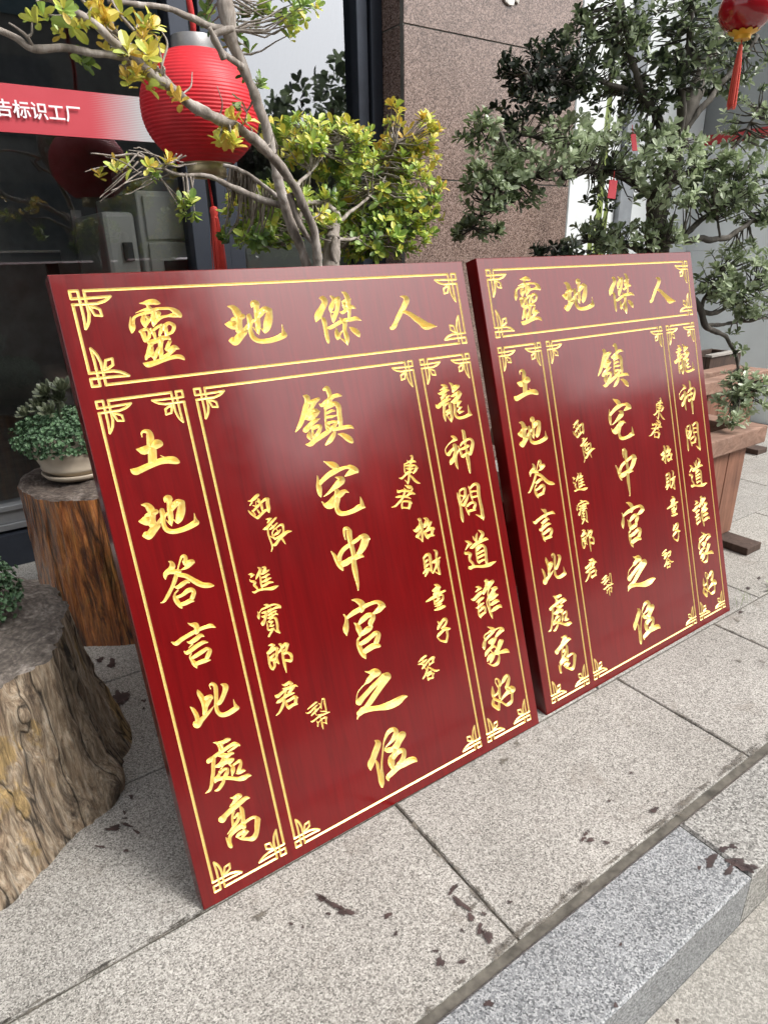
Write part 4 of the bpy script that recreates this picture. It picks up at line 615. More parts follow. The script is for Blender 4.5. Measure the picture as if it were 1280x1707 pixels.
def make_board_parts():
    outV = []; outE = []; tests = []; parts = []
    def register(xy, edges):
        k = len(outV); used = {}
        for a, b in edges:
            for q in (a, b):
                if q not in used: used[q] = len(outV); outV.append((xy[q][0], xy[q][1]))
            outE.append((used[a], used[b]))
    src = np.array([(52, 642), (235, 1035), (1150, 850), (570, 230), (405, 520), (770, 800), (1070, 645)], float)
    dst = np.array([(115, 630), (300, 955), (1195, 660), (630, 175), (470, 480), (810, 665), (1105, 480)], float)
    A = np.linalg.lstsq(np.c_[src, np.ones(len(src))], dst, rcond=None)[0]
    for gi, (x0, y0, rw, iw, s) in enumerate(GLYPHS):
        if s == "AFFINE1":
            st = [[(*(np.array((p[0], p[1], 1)) @ A), p[2]) for p in q_] for q_ in parse(GLYPHS[1][4])]
        else: st = parse(s)
        k = rw / iw
        fx0, fy0, h, F = field(st, 104); V, faces, edges = squares(fx0, fy0, h, F)
        V = np.array(V); bx, by = pix_to_board(x0 + V[:, 0] * k, y0 + V[:, 1] * k)
        ref = (V[:, 0].mean(), V[:, 1].mean())
        ax, ay = pix_to_board(np.array([x0 + ref[0] * k, x0 + (ref[0] + 1) * k, x0 + ref[0] * k]), np.array([y0 + ref[1] * k, y0 + ref[1] * k, y0 + (ref[1] + 1) * k]))
        mpp = math.sqrt(abs((ax[1] - ax[0]) * (ay[2] - ay[0]) - (ax[2] - ax[0]) * (ay[1] - ay[0])))
        z = -1.15 * V[:, 2] * mpp
        xy = list(zip(bx, by)); register(xy, edges)
        parts.append(('character', [(a, b, c) for a, b, c in zip(bx, by, z)], [f[::-1] for f in faces]))
        tests.append(('px', x0, y0, k, fx0, fy0, h, F))
    # border boxes: u0, u1, v0, v1 (from the top), ornament unit
    lw = .0026
    for (u0, u1, v0, v1, un) in ((.0263, .9136, .0271, .1995, .00017), (.0263, .1866, .2226, 1.2028, .00015), (.2066, .7368, .2226, 1.2028, .00015), (.7566, .9136, .2226, 1.2028, .00015)):
        y0, y1 = BH - v0, BH - v1
        for sx, cx_ in ((1, u0), (-1, u1)):
            for sy, cy_ in ((-1, y0), (1, y1)):
                V, faces, edges = ORN_M
                pv = [(cx_ + sx * un * a, cy_ + sy * un * b, -.8 * c * un) for a, b, c in V]
                register([(p[0], p[1]) for p in pv], edges)
                parts.append(('corner_ornament', pv, faces if sx * sy > 0 else [f[::-1] for f in faces]))
                tests.append(('orn', cx_, cy_, sx, sy, un))
        mb = MB(); g = 152 * un
        segs = [((u0 + g, y0 - lw), (u1 - g, y0 - lw), 0), ((u0 + g, y1 + lw), (u1 - g, y1 + lw), 0), ((u0 + lw, y1 + g), (u0 + lw, y0 - g), 1), ((u1 - lw, y1 + g), (u1 - lw, y0 - g), 1)]
        for (a, b, vert) in segs:
            w = (lw, 0) if vert else (0, lw); d = (0, 1) if vert else (1, 0)
            c = [(a[0] - w[0], a[1] - w[1], 0), (b[0] - w[0], b[1] - w[1], 0), (b[0] + w[0], b[1] + w[1], 0), (a[0] + w[0], a[1] + w[1], 0),
                 (a[0] + d[0] * lw, a[1] + d[1] * lw, -.0019), (b[0] - d[0] * lw, b[1] - d[1] * lw, -.0019)]
            fs = [(0, 1, 5, 4), (2, 3, 4, 5), (3, 0, 4), (1, 2, 5)]
            mb.add(c, [f[::-1] for f in fs] if vert else fs)
            k = len(outV); outV.extend([(q[0], q[1]) for q in c[:4]]); outE.extend([(k, k + 1), (k + 1, k + 2), (k + 2, k + 3), (k + 3, k)])
            tests.append(('rect', min(q[0] for q in c[:4]), max(q[0] for q in c[:4]), min(q[1] for q in c[:4]), max(q[1] for q in c[:4])))
        parts.append(('border_line', [tuple(v) for v in mb.v], mb.f))
    ch = .0016
    k = len(outV); outV.extend([(ch, ch), (BW - ch, ch), (BW - ch, BH - ch), (ch, BH - ch)]); outE.extend([(k, k + 1), (k + 1, k + 2), (k + 2, k + 3), (k + 3, k)])
    for i in range(1, 12):               # a few plain points keep the big triangles well shaped
        for j in range(1, 16): outV.append((BW * i / 12, BH * j / 16))
    res = delaunay_2d_cdt([Vector(v) for v in outV], outE, [], 0, 1e-6, False)
    V = np.array([(v.x, v.y) for v in res[0]]); T = np.array([f[:3] for f in res[2]])
    c = V[T].mean(1); keep = (c[:, 0] > ch) & (c[:, 0] < BW - ch) & (c[:, 1] > ch) & (c[:, 1] < BH - ch)
    gx, gy = board_to_pix(c[:, 0], c[:, 1])
    for t in tests:
        if t[0] == 'px':
            _, x0, y0, k, fx0, fy0, h, F = t
            keep &= ~(sample(F, fx0, fy0, h, (gx - x0) / k, (gy - y0) / k) > 0)
        elif t[0] == 'orn':
            _, cx_, cy_, sx, sy, un = t; x0, y0, h, F = ORN_F
            keep &= ~(sample(F, x0, y0, h, (c[:, 0] - cx_) * sx / un, (c[:, 1] - cy_) * sy / un) > 0)
        else:
            keep &= ~((c[:, 0] > t[1]) & (c[:, 0] < t[2]) & (c[:, 1] > t[3]) & (c[:, 1] < t[4]))
    verts = [(a, b, 0.0) for a, b in V]; faces = []
    for f in T[keep]:
        a, b, d = V[f[0]], V[f[1]], V[f[2]]
        cr = (b[0] - a[0]) * (d[1] - a[1]) - (b[1] - a[1]) * (d[0] - a[0])
        faces.append(tuple(int(q) for q in (f if cr > 0 else f[::-1])))
    k = len(verts)
    ring = lambda i, z: [(i, i, z), (BW - i, i, z), (BW - i, BH - i, z), (i, BH - i, z)]
    verts += ring(ch, 0) + ring(0, -ch) + ring(0, -BT + ch) + ring(ch, -BT)
    for a in range(3):
        for j in range(4):
            b = k + a * 4; faces.append((b + j, b + 4 + j, b + 4 + (j + 1) % 4, b + (j + 1) % 4))
    faces.append((k + 15, k + 14, k + 13, k + 12))
    return verts, faces, parts

def make_board(fr, label, src=None):
    o, ex, up, nr = fr
    r_ = bpy.data.objects.new('carved_board', None); COL.objects.link(r_); r_.empty_display_size = .1
    r_.location = o; r_.rotation_euler = Matrix((ex, up, nr)).transposed().to_euler()
    tag(r_, label, 'carved sign', 'red carved boards leaning in a row')
    if src is None:
        verts, faces, parts = make_board_parts()
        link_mesh('board_panel', verts, faces, M['lacquer'], r_)
        for (nm, v, f) in parts: link_mesh(nm, v, f, M['gold'], r_)
    else:
        for c_ in list(src.children):
            d = c_.copy(); COL.objects.link(d); d.parent = r_
    return r_
board1 = make_board(B1, 'nearer red lacquered board with gold carved writing, beside the two stumps')
board2 = make_board(B2, 'farther red lacquered board with gold carved writing, in front of the timber planter', board1)

# ------------------------------------------------------------------ trees
def leaf(mb, base, d, up, Ln, Wd, age_shade, fold=.25, curl=.2):
    d = d.normalized(); x = d.cross(up)
    if x.length < .05: x = d.cross(Vector((1, .2, 0)))
    x.normalize(); n_ = x.cross(d)
    def q(l, w, h): return base + d * (Ln * l) + x * (Wd * w) + n_ * (Ln * h)
    c2 = curl
    c = curl
    v = [q(0, 0, 0), q(.28, .30, fold * .3 - c * .05), q(.60, .48, fold * .34 - c * .26), q(.88, .34, fold * .2 - c * .58), q(1, 0, -c * .75),
         q(.88, -.34, fold * .2 - c * .58), q(.60, -.48, fold * .34 - c * .26), q(.28, -.30, fold * .3 - c * .05), q(.45, 0, -c * .12), q(.75, 0, -c * .42)]
    mb.add(v, [(0, 8, 1), (8, 9, 2, 1), (9, 3, 2), (9, 4, 3), (0, 7, 8), (7, 6, 9, 8), (6, 5, 9), (5, 4, 9)], min(1, max(-.3, age_shade)))
def rvec(r_):
    while True:
        v = Vector((r_.uniform(-1, 1), r_.uniform(-1, 1), r_.uniform(-1, 1)))
        if .05 < v.length < 1: return v.normalized()
def whorl(mb, p, ax, n, Ln, age_shade, r_):
    ax = ax.normalized(); x = ax.cross(Vector((.3, .7, .2))).normalized(); y = ax.cross(x); a0 = r_.uniform(0, 6.28)
    for k in range(n):
        a = a0 + 2.4 * k + r_.uniform(-.3, .3); spread = .45 + .75 * (1 - k / n) + r_.uniform(-.12, .12)
        rad = x * math.cos(a) + y * math.sin(a); d = ax * math.cos(spread) + rad * math.sin(spread)
        l_ = Ln * r_.uniform(.65, 1.12)
        leaf(mb, p - ax * (Ln * .45 * (1 - k / n)), d, ax, l_, l_ * r_.uniform(.46, .60), age_shade + r_.uniform(-.1, .1), r_.uniform(.1, .4), r_.uniform(0, .35))
def skel(paths, dt=0.0):
    pts = []
    for pa in paths:
        w = [at(a, b, c) for a, b, c, *_ in pa]
        for a, b in zip(w[:-1], w[1:]):
            for k in range(6): pts.append(a.lerp(b, k / 6))
        pts.append(w[-1])
    return pts
def branches(mb, paths, wob=.004, r_=rnd, rk=1.0):
    for pa in paths:
        w = [np.array([*at(a, b, c), r] ) for a, b, c, r in pa]
        ext = [2 * w[0] - w[1]] + w + [2 * w[-1] - w[-2]]; out = []
        for i in range(1, len(w)):
            p0, p1, p2, p3 = ext[i - 1], ext[i], ext[i + 1], ext[i + 2]
            for t in np.linspace(0, 1, 11, endpoint=False):
                out.append(.5 * ((2 * p1) + (-p0 + p2) * t + (2 * p0 - 5 * p1 + 4 * p2 - p3) * t * t + (-p0 + 3 * p1 - 3 * p2 + p3) * t ** 3))
        out.append(w[-1])
        pts = []; rad = []
        for o in out:
            p = Vector(o[:3]); k = rk * (1 + .22 * noise.noise(p * 23) + .20 * noise.noise(p * 61))
            pts.append(p + Vector((noise.noise(p * 17), noise.noise(p * 17 + Vector((9, 0, 0))), noise.noise(p * 17 + Vector((0, 9, 0))))) * wob); rad.append(max(.0010, o[3] * k))
        mb.tube(pts, rad, 9)
def foliage(lf, tw, clusters, sk, Ln, r_, npl=(5, 9), maxtwig=.75, dens=1.0):
    for (px, py, t, rx, ry, rt, n, age_shade, sd) in clusters:
        c = at(px, py, t); dep = (c - CC).dot(_f); ux, uy = rx * dep / FPX, ry * dep / FPX
        for _ in range(max(1, round(n * dens)) if n > 12 else n):
            v = rvec(r_) * (r_.uniform(.12, 1) ** .45)
            p = c + CR * (v.x * ux) + CU * (v.y * uy) + ET * (v.z * rt)
            ax = (p - c).normalized() * .8 + Vector((0, 0, .75)) + rvec(r_) * .5
            whorl(lf, p, ax, r_.randint(*npl), Ln * r_.uniform(.75, 1.15), r_.gauss(age_shade, sd), r_)
            best = min(sk, key=lambda q: (q - p).length_squared)
            dd = (best - p).length
            if dd < maxtwig:
                mid = best.lerp(p, .5) + Vector((0, 0, -.08 * dd)) + rvec(r_) * (.08 * dd)
                q1 = best.lerp(mid, .5) + rvec(r_) * .03 * dd
                tw.tube([best, q1, mid, mid.lerp(p, .5) + Vector((0, 0, .015 * dd)), p], [.0032, .0027, .0021, .0016, .001], 4, False)

# --- left tree: pale bark, yellowing leaves
r1 = random.Random(11)
lp = [
    [(548, 640, 1.76, .050), (548, 520, 1.78, .044), (552, 440, 1.80, .036), (555, 395, 1.81, .032), (558, 360, 1.82, .026), (550, 345, 1.82, .012)],
    [(520, 460, 1.72, .022), (508, 425, 1.72, .020), (490, 385, 1.72, .020), (474, 340, 1.72, .020), (462, 295, 1.72, .020), (455, 262, 1.72, .019), (444, 215, 1.72, .018), (425, 160, 1.72, .017), (402, 105, 1.72, .019), (385, 60, 1.72, .024), (375, 10, 1.72, .028), (372, -60, 1.72, .028)],
    [(532, 470, 1.70, .021), (527, 420, 1.69, .019), (522, 385, 1.68, .018), (508, 345, 1.67, .017), (490, 308, 1.66, .017), (470, 280, 1.64, .017), (440, 248, 1.62, .0175), (400, 214, 1.60, .0175), (340, 184, 1.57, .0165), (290, 152, 1.55, .015), (245, 118, 1.53, .014), (200, 78, 1.51, .012), (150, 35, 1.49, .011), (100, 8, 1.47, .010), (40, -30, 1.45, .009)],
    [(500, 350, 1.74, .015), (494, 392, 1.73, .012), (512, 430, 1.72, .013), (516, 455, 1.72, .013)],
    [(482, 322, 1.68, .012), (500, 372, 1.68, .012), (510, 392, 1.69, .011), (528, 412, 1.69, .012)],
    [(470, 345, 1.73, .013), (430, 330, 1.76, .012), (392, 312, 1.78, .011), (360, 298, 1.80, .010), (330, 292, 1.82, .008), (290, 286, 1.82, .0065), (250, 268, 1.82, .005), (215, 258, 1.82, .004), (150, 258, 1.82, .002)],
    [(462, 330, 1.75, .011), (432, 302, 1.79, .009), (400, 285, 1.83, .008), (370, 276, 1.85, .006)],
    [(372, 100, 1.70, .011), (352, 45, 1.68, .009)],
    [(215, 100, 1.52, .010), (165, 88, 1.52, .010), (110, 80, 1.52, .0095), (58, 80, 1.52, .009), (30, 62, 1.52, .008), (-10, 45, 1.52, .008)],
    [(60, 78, 1.52, .005), (45, 58, 1.51, .004), (15, 38, 1.5, .002)],
    [(405, 112, 1.71, .012), (378, 95, 1.71, .010), (362, 75, 1.71, .009), (358, 58, 1.71, .010), (388, 50, 1.71, .012)],
    [(386, 55, 1.72, .013), (350, 42, 1.72, .011), (310, 28, 1.72, .010), (280, 14, 1.72, .009), (235, 8, 1.72, .008), (180, 2, 1.72, .007)],
    [(300, 160, 1.55, .008), (262, 112, 1.56, .008), (215, 72, 1.57, .007), (165, 30, 1.58, .006), (120, -15, 1.58, .005)],
    [(225, 48, 1.55, .005), (200, 20, 1.55, .004), (180, -10, 1.55, .004)],
    [(255, 120, 1.54, .006), (235, 100, 1.54, .006), (200, 110, 1.54, .004)],
    [(268, 135, 1.54, .004), (275, 105, 1.54, .003), (280, 75, 1.54, .003), (270, 55, 1.54, .002)],
    [(278, 150, 1.54, .005), (272, 100, 1.54, .004), (262, 60, 1.53, .003)],
    [(250, 112, 1.53, .003), (215, 90, 1.53, .003), (185, 60, 1.53, .002)],
    [(556, 352, 1.78, .012), (545, 342, 1.78, .014), (528, 340, 1.77, .012), (505, 338, 1.75, .009)],
    [(558, 395, 1.78, .012), (552, 420, 1.78, .01), (560, 440, 1.78, .01)],
    [(552, 380, 1.8, .010), (600, 340, 1.86, .007), (640, 300, 1.9, .005), (660, 240, 1.9, .003)],
    [(556, 400, 1.8, .008), (610, 395, 1.88, .006), (660, 370, 1.9, .004), (715, 345, 1.9, .002)],
    [(490, 320, 1.75, .008), (530, 270, 1.85, .006), (560, 230, 1.9, .004), (575, 190, 1.9, .002)],
]
rr = random.Random(5)
for k in range(20):                        # bare spur twigs at the left
    x, y = rr.uniform(215, 330), rr.uniform(255, 295); a = rr.uniform(2.5, 3.9); ln = rr.uniform(35, 90)
    lp.append([(x, y, 1.82, .003), (x + ln * .5 * math.cos(a), y - ln * .5 * math.sin(a) + rr.uniform(-6, 6), 1.82 + rr.uniform(-.05, .05), .0022), (x + ln * math.cos(a), y - ln * math.sin(a), 1.82 + rr.uniform(-.08, .08), .0013)])
for k in range(26):                        # spurs along the pale limb
    i = rr.randint(5, 12); a_, b_ = lp[2][i], lp[2][i + 1]; f_ = rr.random(); x, y, t = a_[0] + (b_[0] - a_[0]) * f_, a_[1] + (b_[1] - a_[1]) * f_, a_[2]
    a = rr.uniform(.4, 2.9); ln = rr.uniform(18, 55)
    lp.append([(x, y, t, .003), (x + ln * .5 * math.cos(a), y - ln * .5 * math.sin(a), t + rr.uniform(-.03, .03), .0024), (x + ln * math.cos(a + .3), y - ln * math.sin(a + .3), t + rr.uniform(-.05, .05), .0015)])
tree1 = empty('potted_tree', P(1.0, 1.76, .0), 'gnarled pale tree with yellowing leaves behind the nearer carved board', 'tree')
tb_ = MB(); branches(tb_, lp, .006, rk=.68)
sk1 = skel(lp)
lf1 = MB(); tw1 = MB()
cl1 = [(640, 330, 1.95, 82, 86, .20, 74, .48, .14), (682, 245, 1.92, 34, 62, .14, 20, .72, .1), (612, 392, 1.92, 98, 42, .18, 48, .40, .12), (556, 252, 1.92, 58, 52, .18, 34, .52, .12), (490, 235, 1.9, 46, 42, .15, 20, .5, .12),
       (470, 352, 1.86, 100, 46, .16, 46, .46, .14), (325, 342, 1.82, 30, 22, .08, 8, .38, .08), (430, 395, 1.86, 62, 22, .12, 16, .3, .1), (705, 290, 1.92, 20, 40, .1, 8, .8, .08), (712, 355, 1.92, 18, 40, .1, 6, .7, .08), (650, 190, 1.92, 12, 22, .06, 4, .75, .06), (582, 200, 1.92, 18, 22, .08, 6, .6, .08),
       (215, 75, 1.54, 42, 60, .10, 12, .78, .08), (110, 22, 1.5, 60, 26, .08, 9, .66, .1), (246, 132, 1.53, 16, 34, .04, 6, .75, .08), (396, 208, 1.58, 24, 32, .05, 7, .86, .05), (376, 236, 1.58, 22, 8, .04, 3, .8, .06), (300, 158, 1.53, 10, 10, .03, 2, .95, .04), (215, 128, 1.53, 14, 16, .04, 3, .85, .05), (180, 20, 1.53, 22, 26, .06, 5, .85, .06),
       (140, 95, 1.53, 16, 8, .04, 3, .3, .05), (465, 20, 1.7, 40, 22, .1, 11, .42, .1), (510, 14, 1.7, 14, 18, .05, 4, .5, .06), (480, 48, 1.7, 14, 14, .05, 4, .52, .06), (352, 22, 1.86, 16, 26, .08, 4, .12, .06), (400, 60, 1.86, 16, 50, .08, 6, .15, .06), (235, 275, 1.82, 55, 22, .08, 5, .62, .2), (190, 272, 1.82, 10, 14, .03, 2, .8, .05), (165, 292, 1.82, 4, 4, .02, 1, .8, .05), (255, 70, 1.54, 6, 10, .02, 2, .8, .05), (420, 130, 1.85, 20, 60, .08, 5, .2, .06)]
foliage(lf1, tw1, cl1, sk1, .031, r1, dens=3.2)
tb_.add(tw1.v, tw1.f); tb_.build('trunk', M['bark_pale'], tree1, True)
lf1.build('crown', M['leaf_yellow'], tree1, False, attr='age_shade')

# --- right tree: dark bark, dull green leaves
r2 = random.Random(23)
rp = [
    [(1098, 640, 1.58, .060), (1098, 520, 1.59, .056), (1096, 440, 1.60, .054), (1092, 380, 1.60, .052), (1098, 335, 1.60, .046), (1112, 285, 1.60, .042), (1128, 240, 1.60, .040), (1148, 180, 1.60, .034), (1180, 100, 1.60, .028), (1205, 40, 1.60, .024), (1225, -50, 1.60, .02)],
    [(1122, 250, 1.6, .020), (1095, 200, 1.62, .017), (1062, 130, 1.64, .014), (1045, 60, 1.66, .012), (1030, -30, 1.66, .010)],
    [(1130, 235, 1.58, .020), (1134, 160, 1.56, .017), (1146, 80, 1.55, .015), (1152, -20, 1.55, .012)],
    [(1140, 220, 1.58, .014), (1172, 175, 1.56, .012), (1212, 128, 1.54, .010), (1262, 60, 1.52, .007)],
    [(1085, 175, 1.63, .012), (1048, 152, 1.66, .011), (1018, 142, 1.68, .010), (985, 130, 1.70, .009), (935, 138, 1.72, .007), (880, 122, 1.74, .004)],
    [(1094, 340, 1.62, .018), (1050, 302, 1.66, .014), (1000, 282, 1.70, .011), (940, 288, 1.72, .009), (880, 296, 1.74, .007), (820, 320, 1.76, .004), (790, 380, 1.76, .003)],
    [(1010, 285, 1.68, .008), (970, 290, 1.68, .007), (930, 302, 1.7, .005)],
    [(1000, 283, 1.7, .008), (960, 250, 1.72, .006), (900, 230, 1.74, .004), (800, 215, 1.76, .003)],
    [(1090, 400, 1.56, .022), (1130, 402, 1.50, .015), (1165, 398, 1.46, .013), (1205, 398, 1.44, .012), (1238, 378, 1.42, .010), (1290, 345, 1.4, .008)],
    [(1130, 400, 1.5, .012), (1165, 370, 1.48, .012), (1210, 330, 1.47, .010), (1240, 290, 1.46, .007)],
    [(1198, 397, 1.44, .006), (1197, 375, 1.44, .005), (1190, 350, 1.44, .004)],
    [(1098, 470, 1.56, .026), (1140, 490, 1.5, .018), (1165, 515, 1.46, .016), (1176, 544, 1.44, .014), (1200, 556, 1.42, .010), (1218, 575, 1.41, .009), (1228, 600, 1.40, .008), (1232, 640, 1.38, .006)],
    [(1168, 520, 1.46, .012), (1195, 520, 1.44, .010), (1225, 500, 1.42, .008), (1262, 470, 1.4, .006)],
    [(1176, 542, 1.44, .009), (1200, 540, 1.43, .008), (1240, 535, 1.42, .006), (1290, 530, 1.4, .005)],
    [(1170, 512, 1.46, .010), (1180, 485, 1.46, .008), (1200, 450, 1.46, .005)],
    [(1092, 430, 1.6, .020), (1050, 410, 1.64, .012), (990, 402, 1.68, .008), (920, 410, 1.7, .004)],
    [(1105, 300, 1.6, .015), (1160, 280, 1.56, .010), (1220, 250, 1.52, .007), (1265, 180, 1.5, .004)],
]
tree2 = empty('potted_tree', P(2.33, 1.6, .0), 'dull green tree with dark trunk growing from the timber planter', 'tree')
tb2 = MB(); branches(tb2, rp, .008, rk=.85); sk2 = skel(rp); lf2 = MB(); tw2 = MB()
cl2 = [(910, 120, 1.74, 72, 66, .12, 70, -.18, .04), (870, 165, 1.76, 36, 58, .1, 28, -.18, .04), (1012, 60, 1.68, 62, 66, .16, 66, .22, .1), (1115, 80, 1.6, 92, 86, .2, 120, .2, .1), (1205, 110, 1.6, 70, 66, .16, 60, .2, .1), (1060, 165, 1.66, 76, 32, .12, 38, .2, .1), (970, 130, 1.7, 40, 40, .1, 22, .15, .08),  # first two clumps: shade painted in through a darker leaf colour
       (890, 255, 1.7, 98, 56, .16, 105, .62, .12), (1055, 262, 1.62, 88, 66, .2, 115, .62, .13), (965, 215, 1.68, 56, 34, .12, 28, .64, .12), (805, 320, 1.74, 36, 56, .1, 34, .42, .1), (792, 385, 1.74, 36, 18, .08, 16, .38, .1), (795, 215, 1.74, 24, 26, .08, 16, .35, .1), (860, 330, 1.72, 40, 22, .1, 16, .35, .1),
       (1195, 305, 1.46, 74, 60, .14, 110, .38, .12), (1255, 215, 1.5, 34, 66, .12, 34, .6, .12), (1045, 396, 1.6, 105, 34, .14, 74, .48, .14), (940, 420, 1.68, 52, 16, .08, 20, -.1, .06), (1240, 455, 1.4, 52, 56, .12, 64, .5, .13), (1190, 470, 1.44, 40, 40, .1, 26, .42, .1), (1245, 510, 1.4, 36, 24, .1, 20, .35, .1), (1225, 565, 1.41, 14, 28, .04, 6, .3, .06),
       (1238, 650, 1.34, 40, 42, .09, 50, .62, .12), (1218, 695, 1.30, 24, 18, .05, 10, .62, .1), (1262, 350, 1.42, 24, 40, .1, 20, .35, .1), (1115, 330, 1.5, 46, 26, .08, 18, .6, .12), (1150, 230, 1.55, 26, 26, .08, 8, .3, .1), (1010, 335, 1.64, 40, 14, .08, 10, .2, .1)]
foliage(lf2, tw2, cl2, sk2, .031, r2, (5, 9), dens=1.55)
tb2.add(tw2.v, tw2.f); tb2.build('trunk', M['bark_dark'], tree2, True); lf2.build('crown', M['leaf_green'], tree2, False, attr='age_shade')

# --- street tree mirrored in the right pane
tree3 = empty('street_tree', P(11.2, -11, -KH), 'street tree across the road, mirrored in the right window glass', 'tree')
t3 = MB(); l3 = MB(); r3 = random.Random(3); base = P(11.2, -11, -KH)
t3.tube([base, base + Vector((.1, 0, 1.2)), base + Vector((0, .1, 2.6)), base + Vector((.2, .1, 4.6))], [.2, .16, .12, .05], 10)
for k in range(9):
    a = k * 2.4; h = 1.6 + .3 * k; p0 = base + Vector((.05, .05, h)); p2 = p0 + Vector((math.cos(a) * 1.7, math.sin(a) * 1.7, .9)); t3.tube([p0, p0.lerp(p2, .5) + Vector((0, 0, -.1)), p2], [.07, .045, .015], 6)
for k in range(1500):
    v = rvec(r3) * (r3.random() ** .4); c = base + Vector((v.x * 3.2, v.y * 3.2, 3.3 + v.z * 2.7))
    if noise.noise(c * 1.1) < -.22: continue
    whorl(l3, c, rvec(r3) + Vector((0, 0, .4)), 5, .30, .15 + .2 * r3.random(), r3)
t3.build('trunk', M['bark_dark'], tree3, True); l3.build('crown', M['leaf_green'], tree3, attr='age_shade')

# ------------------------------------------------------------------ timber planters
def planter(s0, s1, t0, t1, zr, label, boards=6):
    r_ = empty('timber_planter', P((s0 + s1) / 2, (t0 + t1) / 2, 0), label, 'planter', 'timber planters in front of the shop')
    b = MB(); n = boards; w = (s1 - s0) / n
    for i in range(n):
        for t_, dd in ((t0, .022), (t1 - .022, .022)): b.sbox(s0 + i * w + .002, s0 + (i + 1) * w - .002, t_, t_ + dd, .035, zr - .075)
    m = max(2, int((t1 - t0) / .13)); w = (t1 - t0 - .05) / m
    for i in range(m):
        for s_ in (s0, s1 - .022): b.sbox(s_, s_ + .022, t0 + .025 + i * w + .002, t0 + .025 + (i + 1) * w - .002, .035, zr - .075)
    b.build('side_boards', M['planter'], r_, bevel=.004)
    c = MB(); c.sbox(s0 + .03, s1 - .03, t0 + .026, t1 - .026, .04, zr - .11); c.build('soil', M['soil'], r_)
    k = MB(); k.sbox(s0 - .06, s1 + .06, t0 - .04, t0 + .045, zr - .072, zr); k.sbox(s0 - .06, s1 + .06, t1 - .045, t1 + .04, zr - .072, zr)
    k.sbox(s0 - .06, s0 + .04, t0 + .047, t1 - .047, zr - .072, zr - .001); k.sbox(s1 - .04, s1 + .06, t0 + .047, t1 - .047, zr - .072, zr - .001)
    k.build('rim', M['planter_top'], r_, bevel=.006)
    for s_ in (s0 + .02, s1 - .12):
        q_ = MB(); q_.sbox(s_, s_ + .11, t0 - .14, t1 + .02, 0.001, .033); q_.build('skid', M['dark_wood'], r_, bevel=.003)
    return r_
planter(1.93, 2.72, 1.30, 1.90, .505, 'worn timber planter holding the dull green tree behind the farther board')
planter(.66, 1.34, 1.24, 2.12, .55, 'timber planter under the gnarled pale tree, hidden behind the nearer board', 5)
zr3 = at(1200, 634, 1.95).z; sl3 = at(1150, 640, 1.95).dot(ES)
planter(sl3, sl3 + .8, 1.99, 2.16, zr3, 'weathered timber planter standing behind the one with the dull green tree', 6)
bx = empty('wooden_box', at(1205, 600, 2.24), 'dark brown wooden box with a pale top edge behind the planter', 'box')
a = at(1184, 596, 2.24); s_, z_ = a.dot(ES), a.z; bx.location = P(s_ + .25, 2.35, 0)
b_ = MB(); b_.sbox(s_, s_ + .36, 2.24, 2.265, .0, z_); b_.sbox(s_, s_ + .025, 2.267, 2.45, 0, z_); b_.sbox(s_ + .335, s_ + .36, 2.267, 2.45, 0, z_); b_.sbox(s_ + .027, s_ + .333, 2.425, 2.45, 0, z_); b_.build('side_boards', M['dark_wood'], bx, bevel=.003)
b_ = MB(); b_.sbox(s_ - .005, s_ + .365, 2.23, 2.275, z_ + .001, z_ + .014); b_.build('top_edge', plain('pale_batten', (.34, .32, .29), .7, var=.2), bx)
b_ = MB(); b_.sbox(s_ + .028, s_ + .332, 2.268, 2.423, .01, z_ - .06); b_.build('soil', M['soil'], bx)

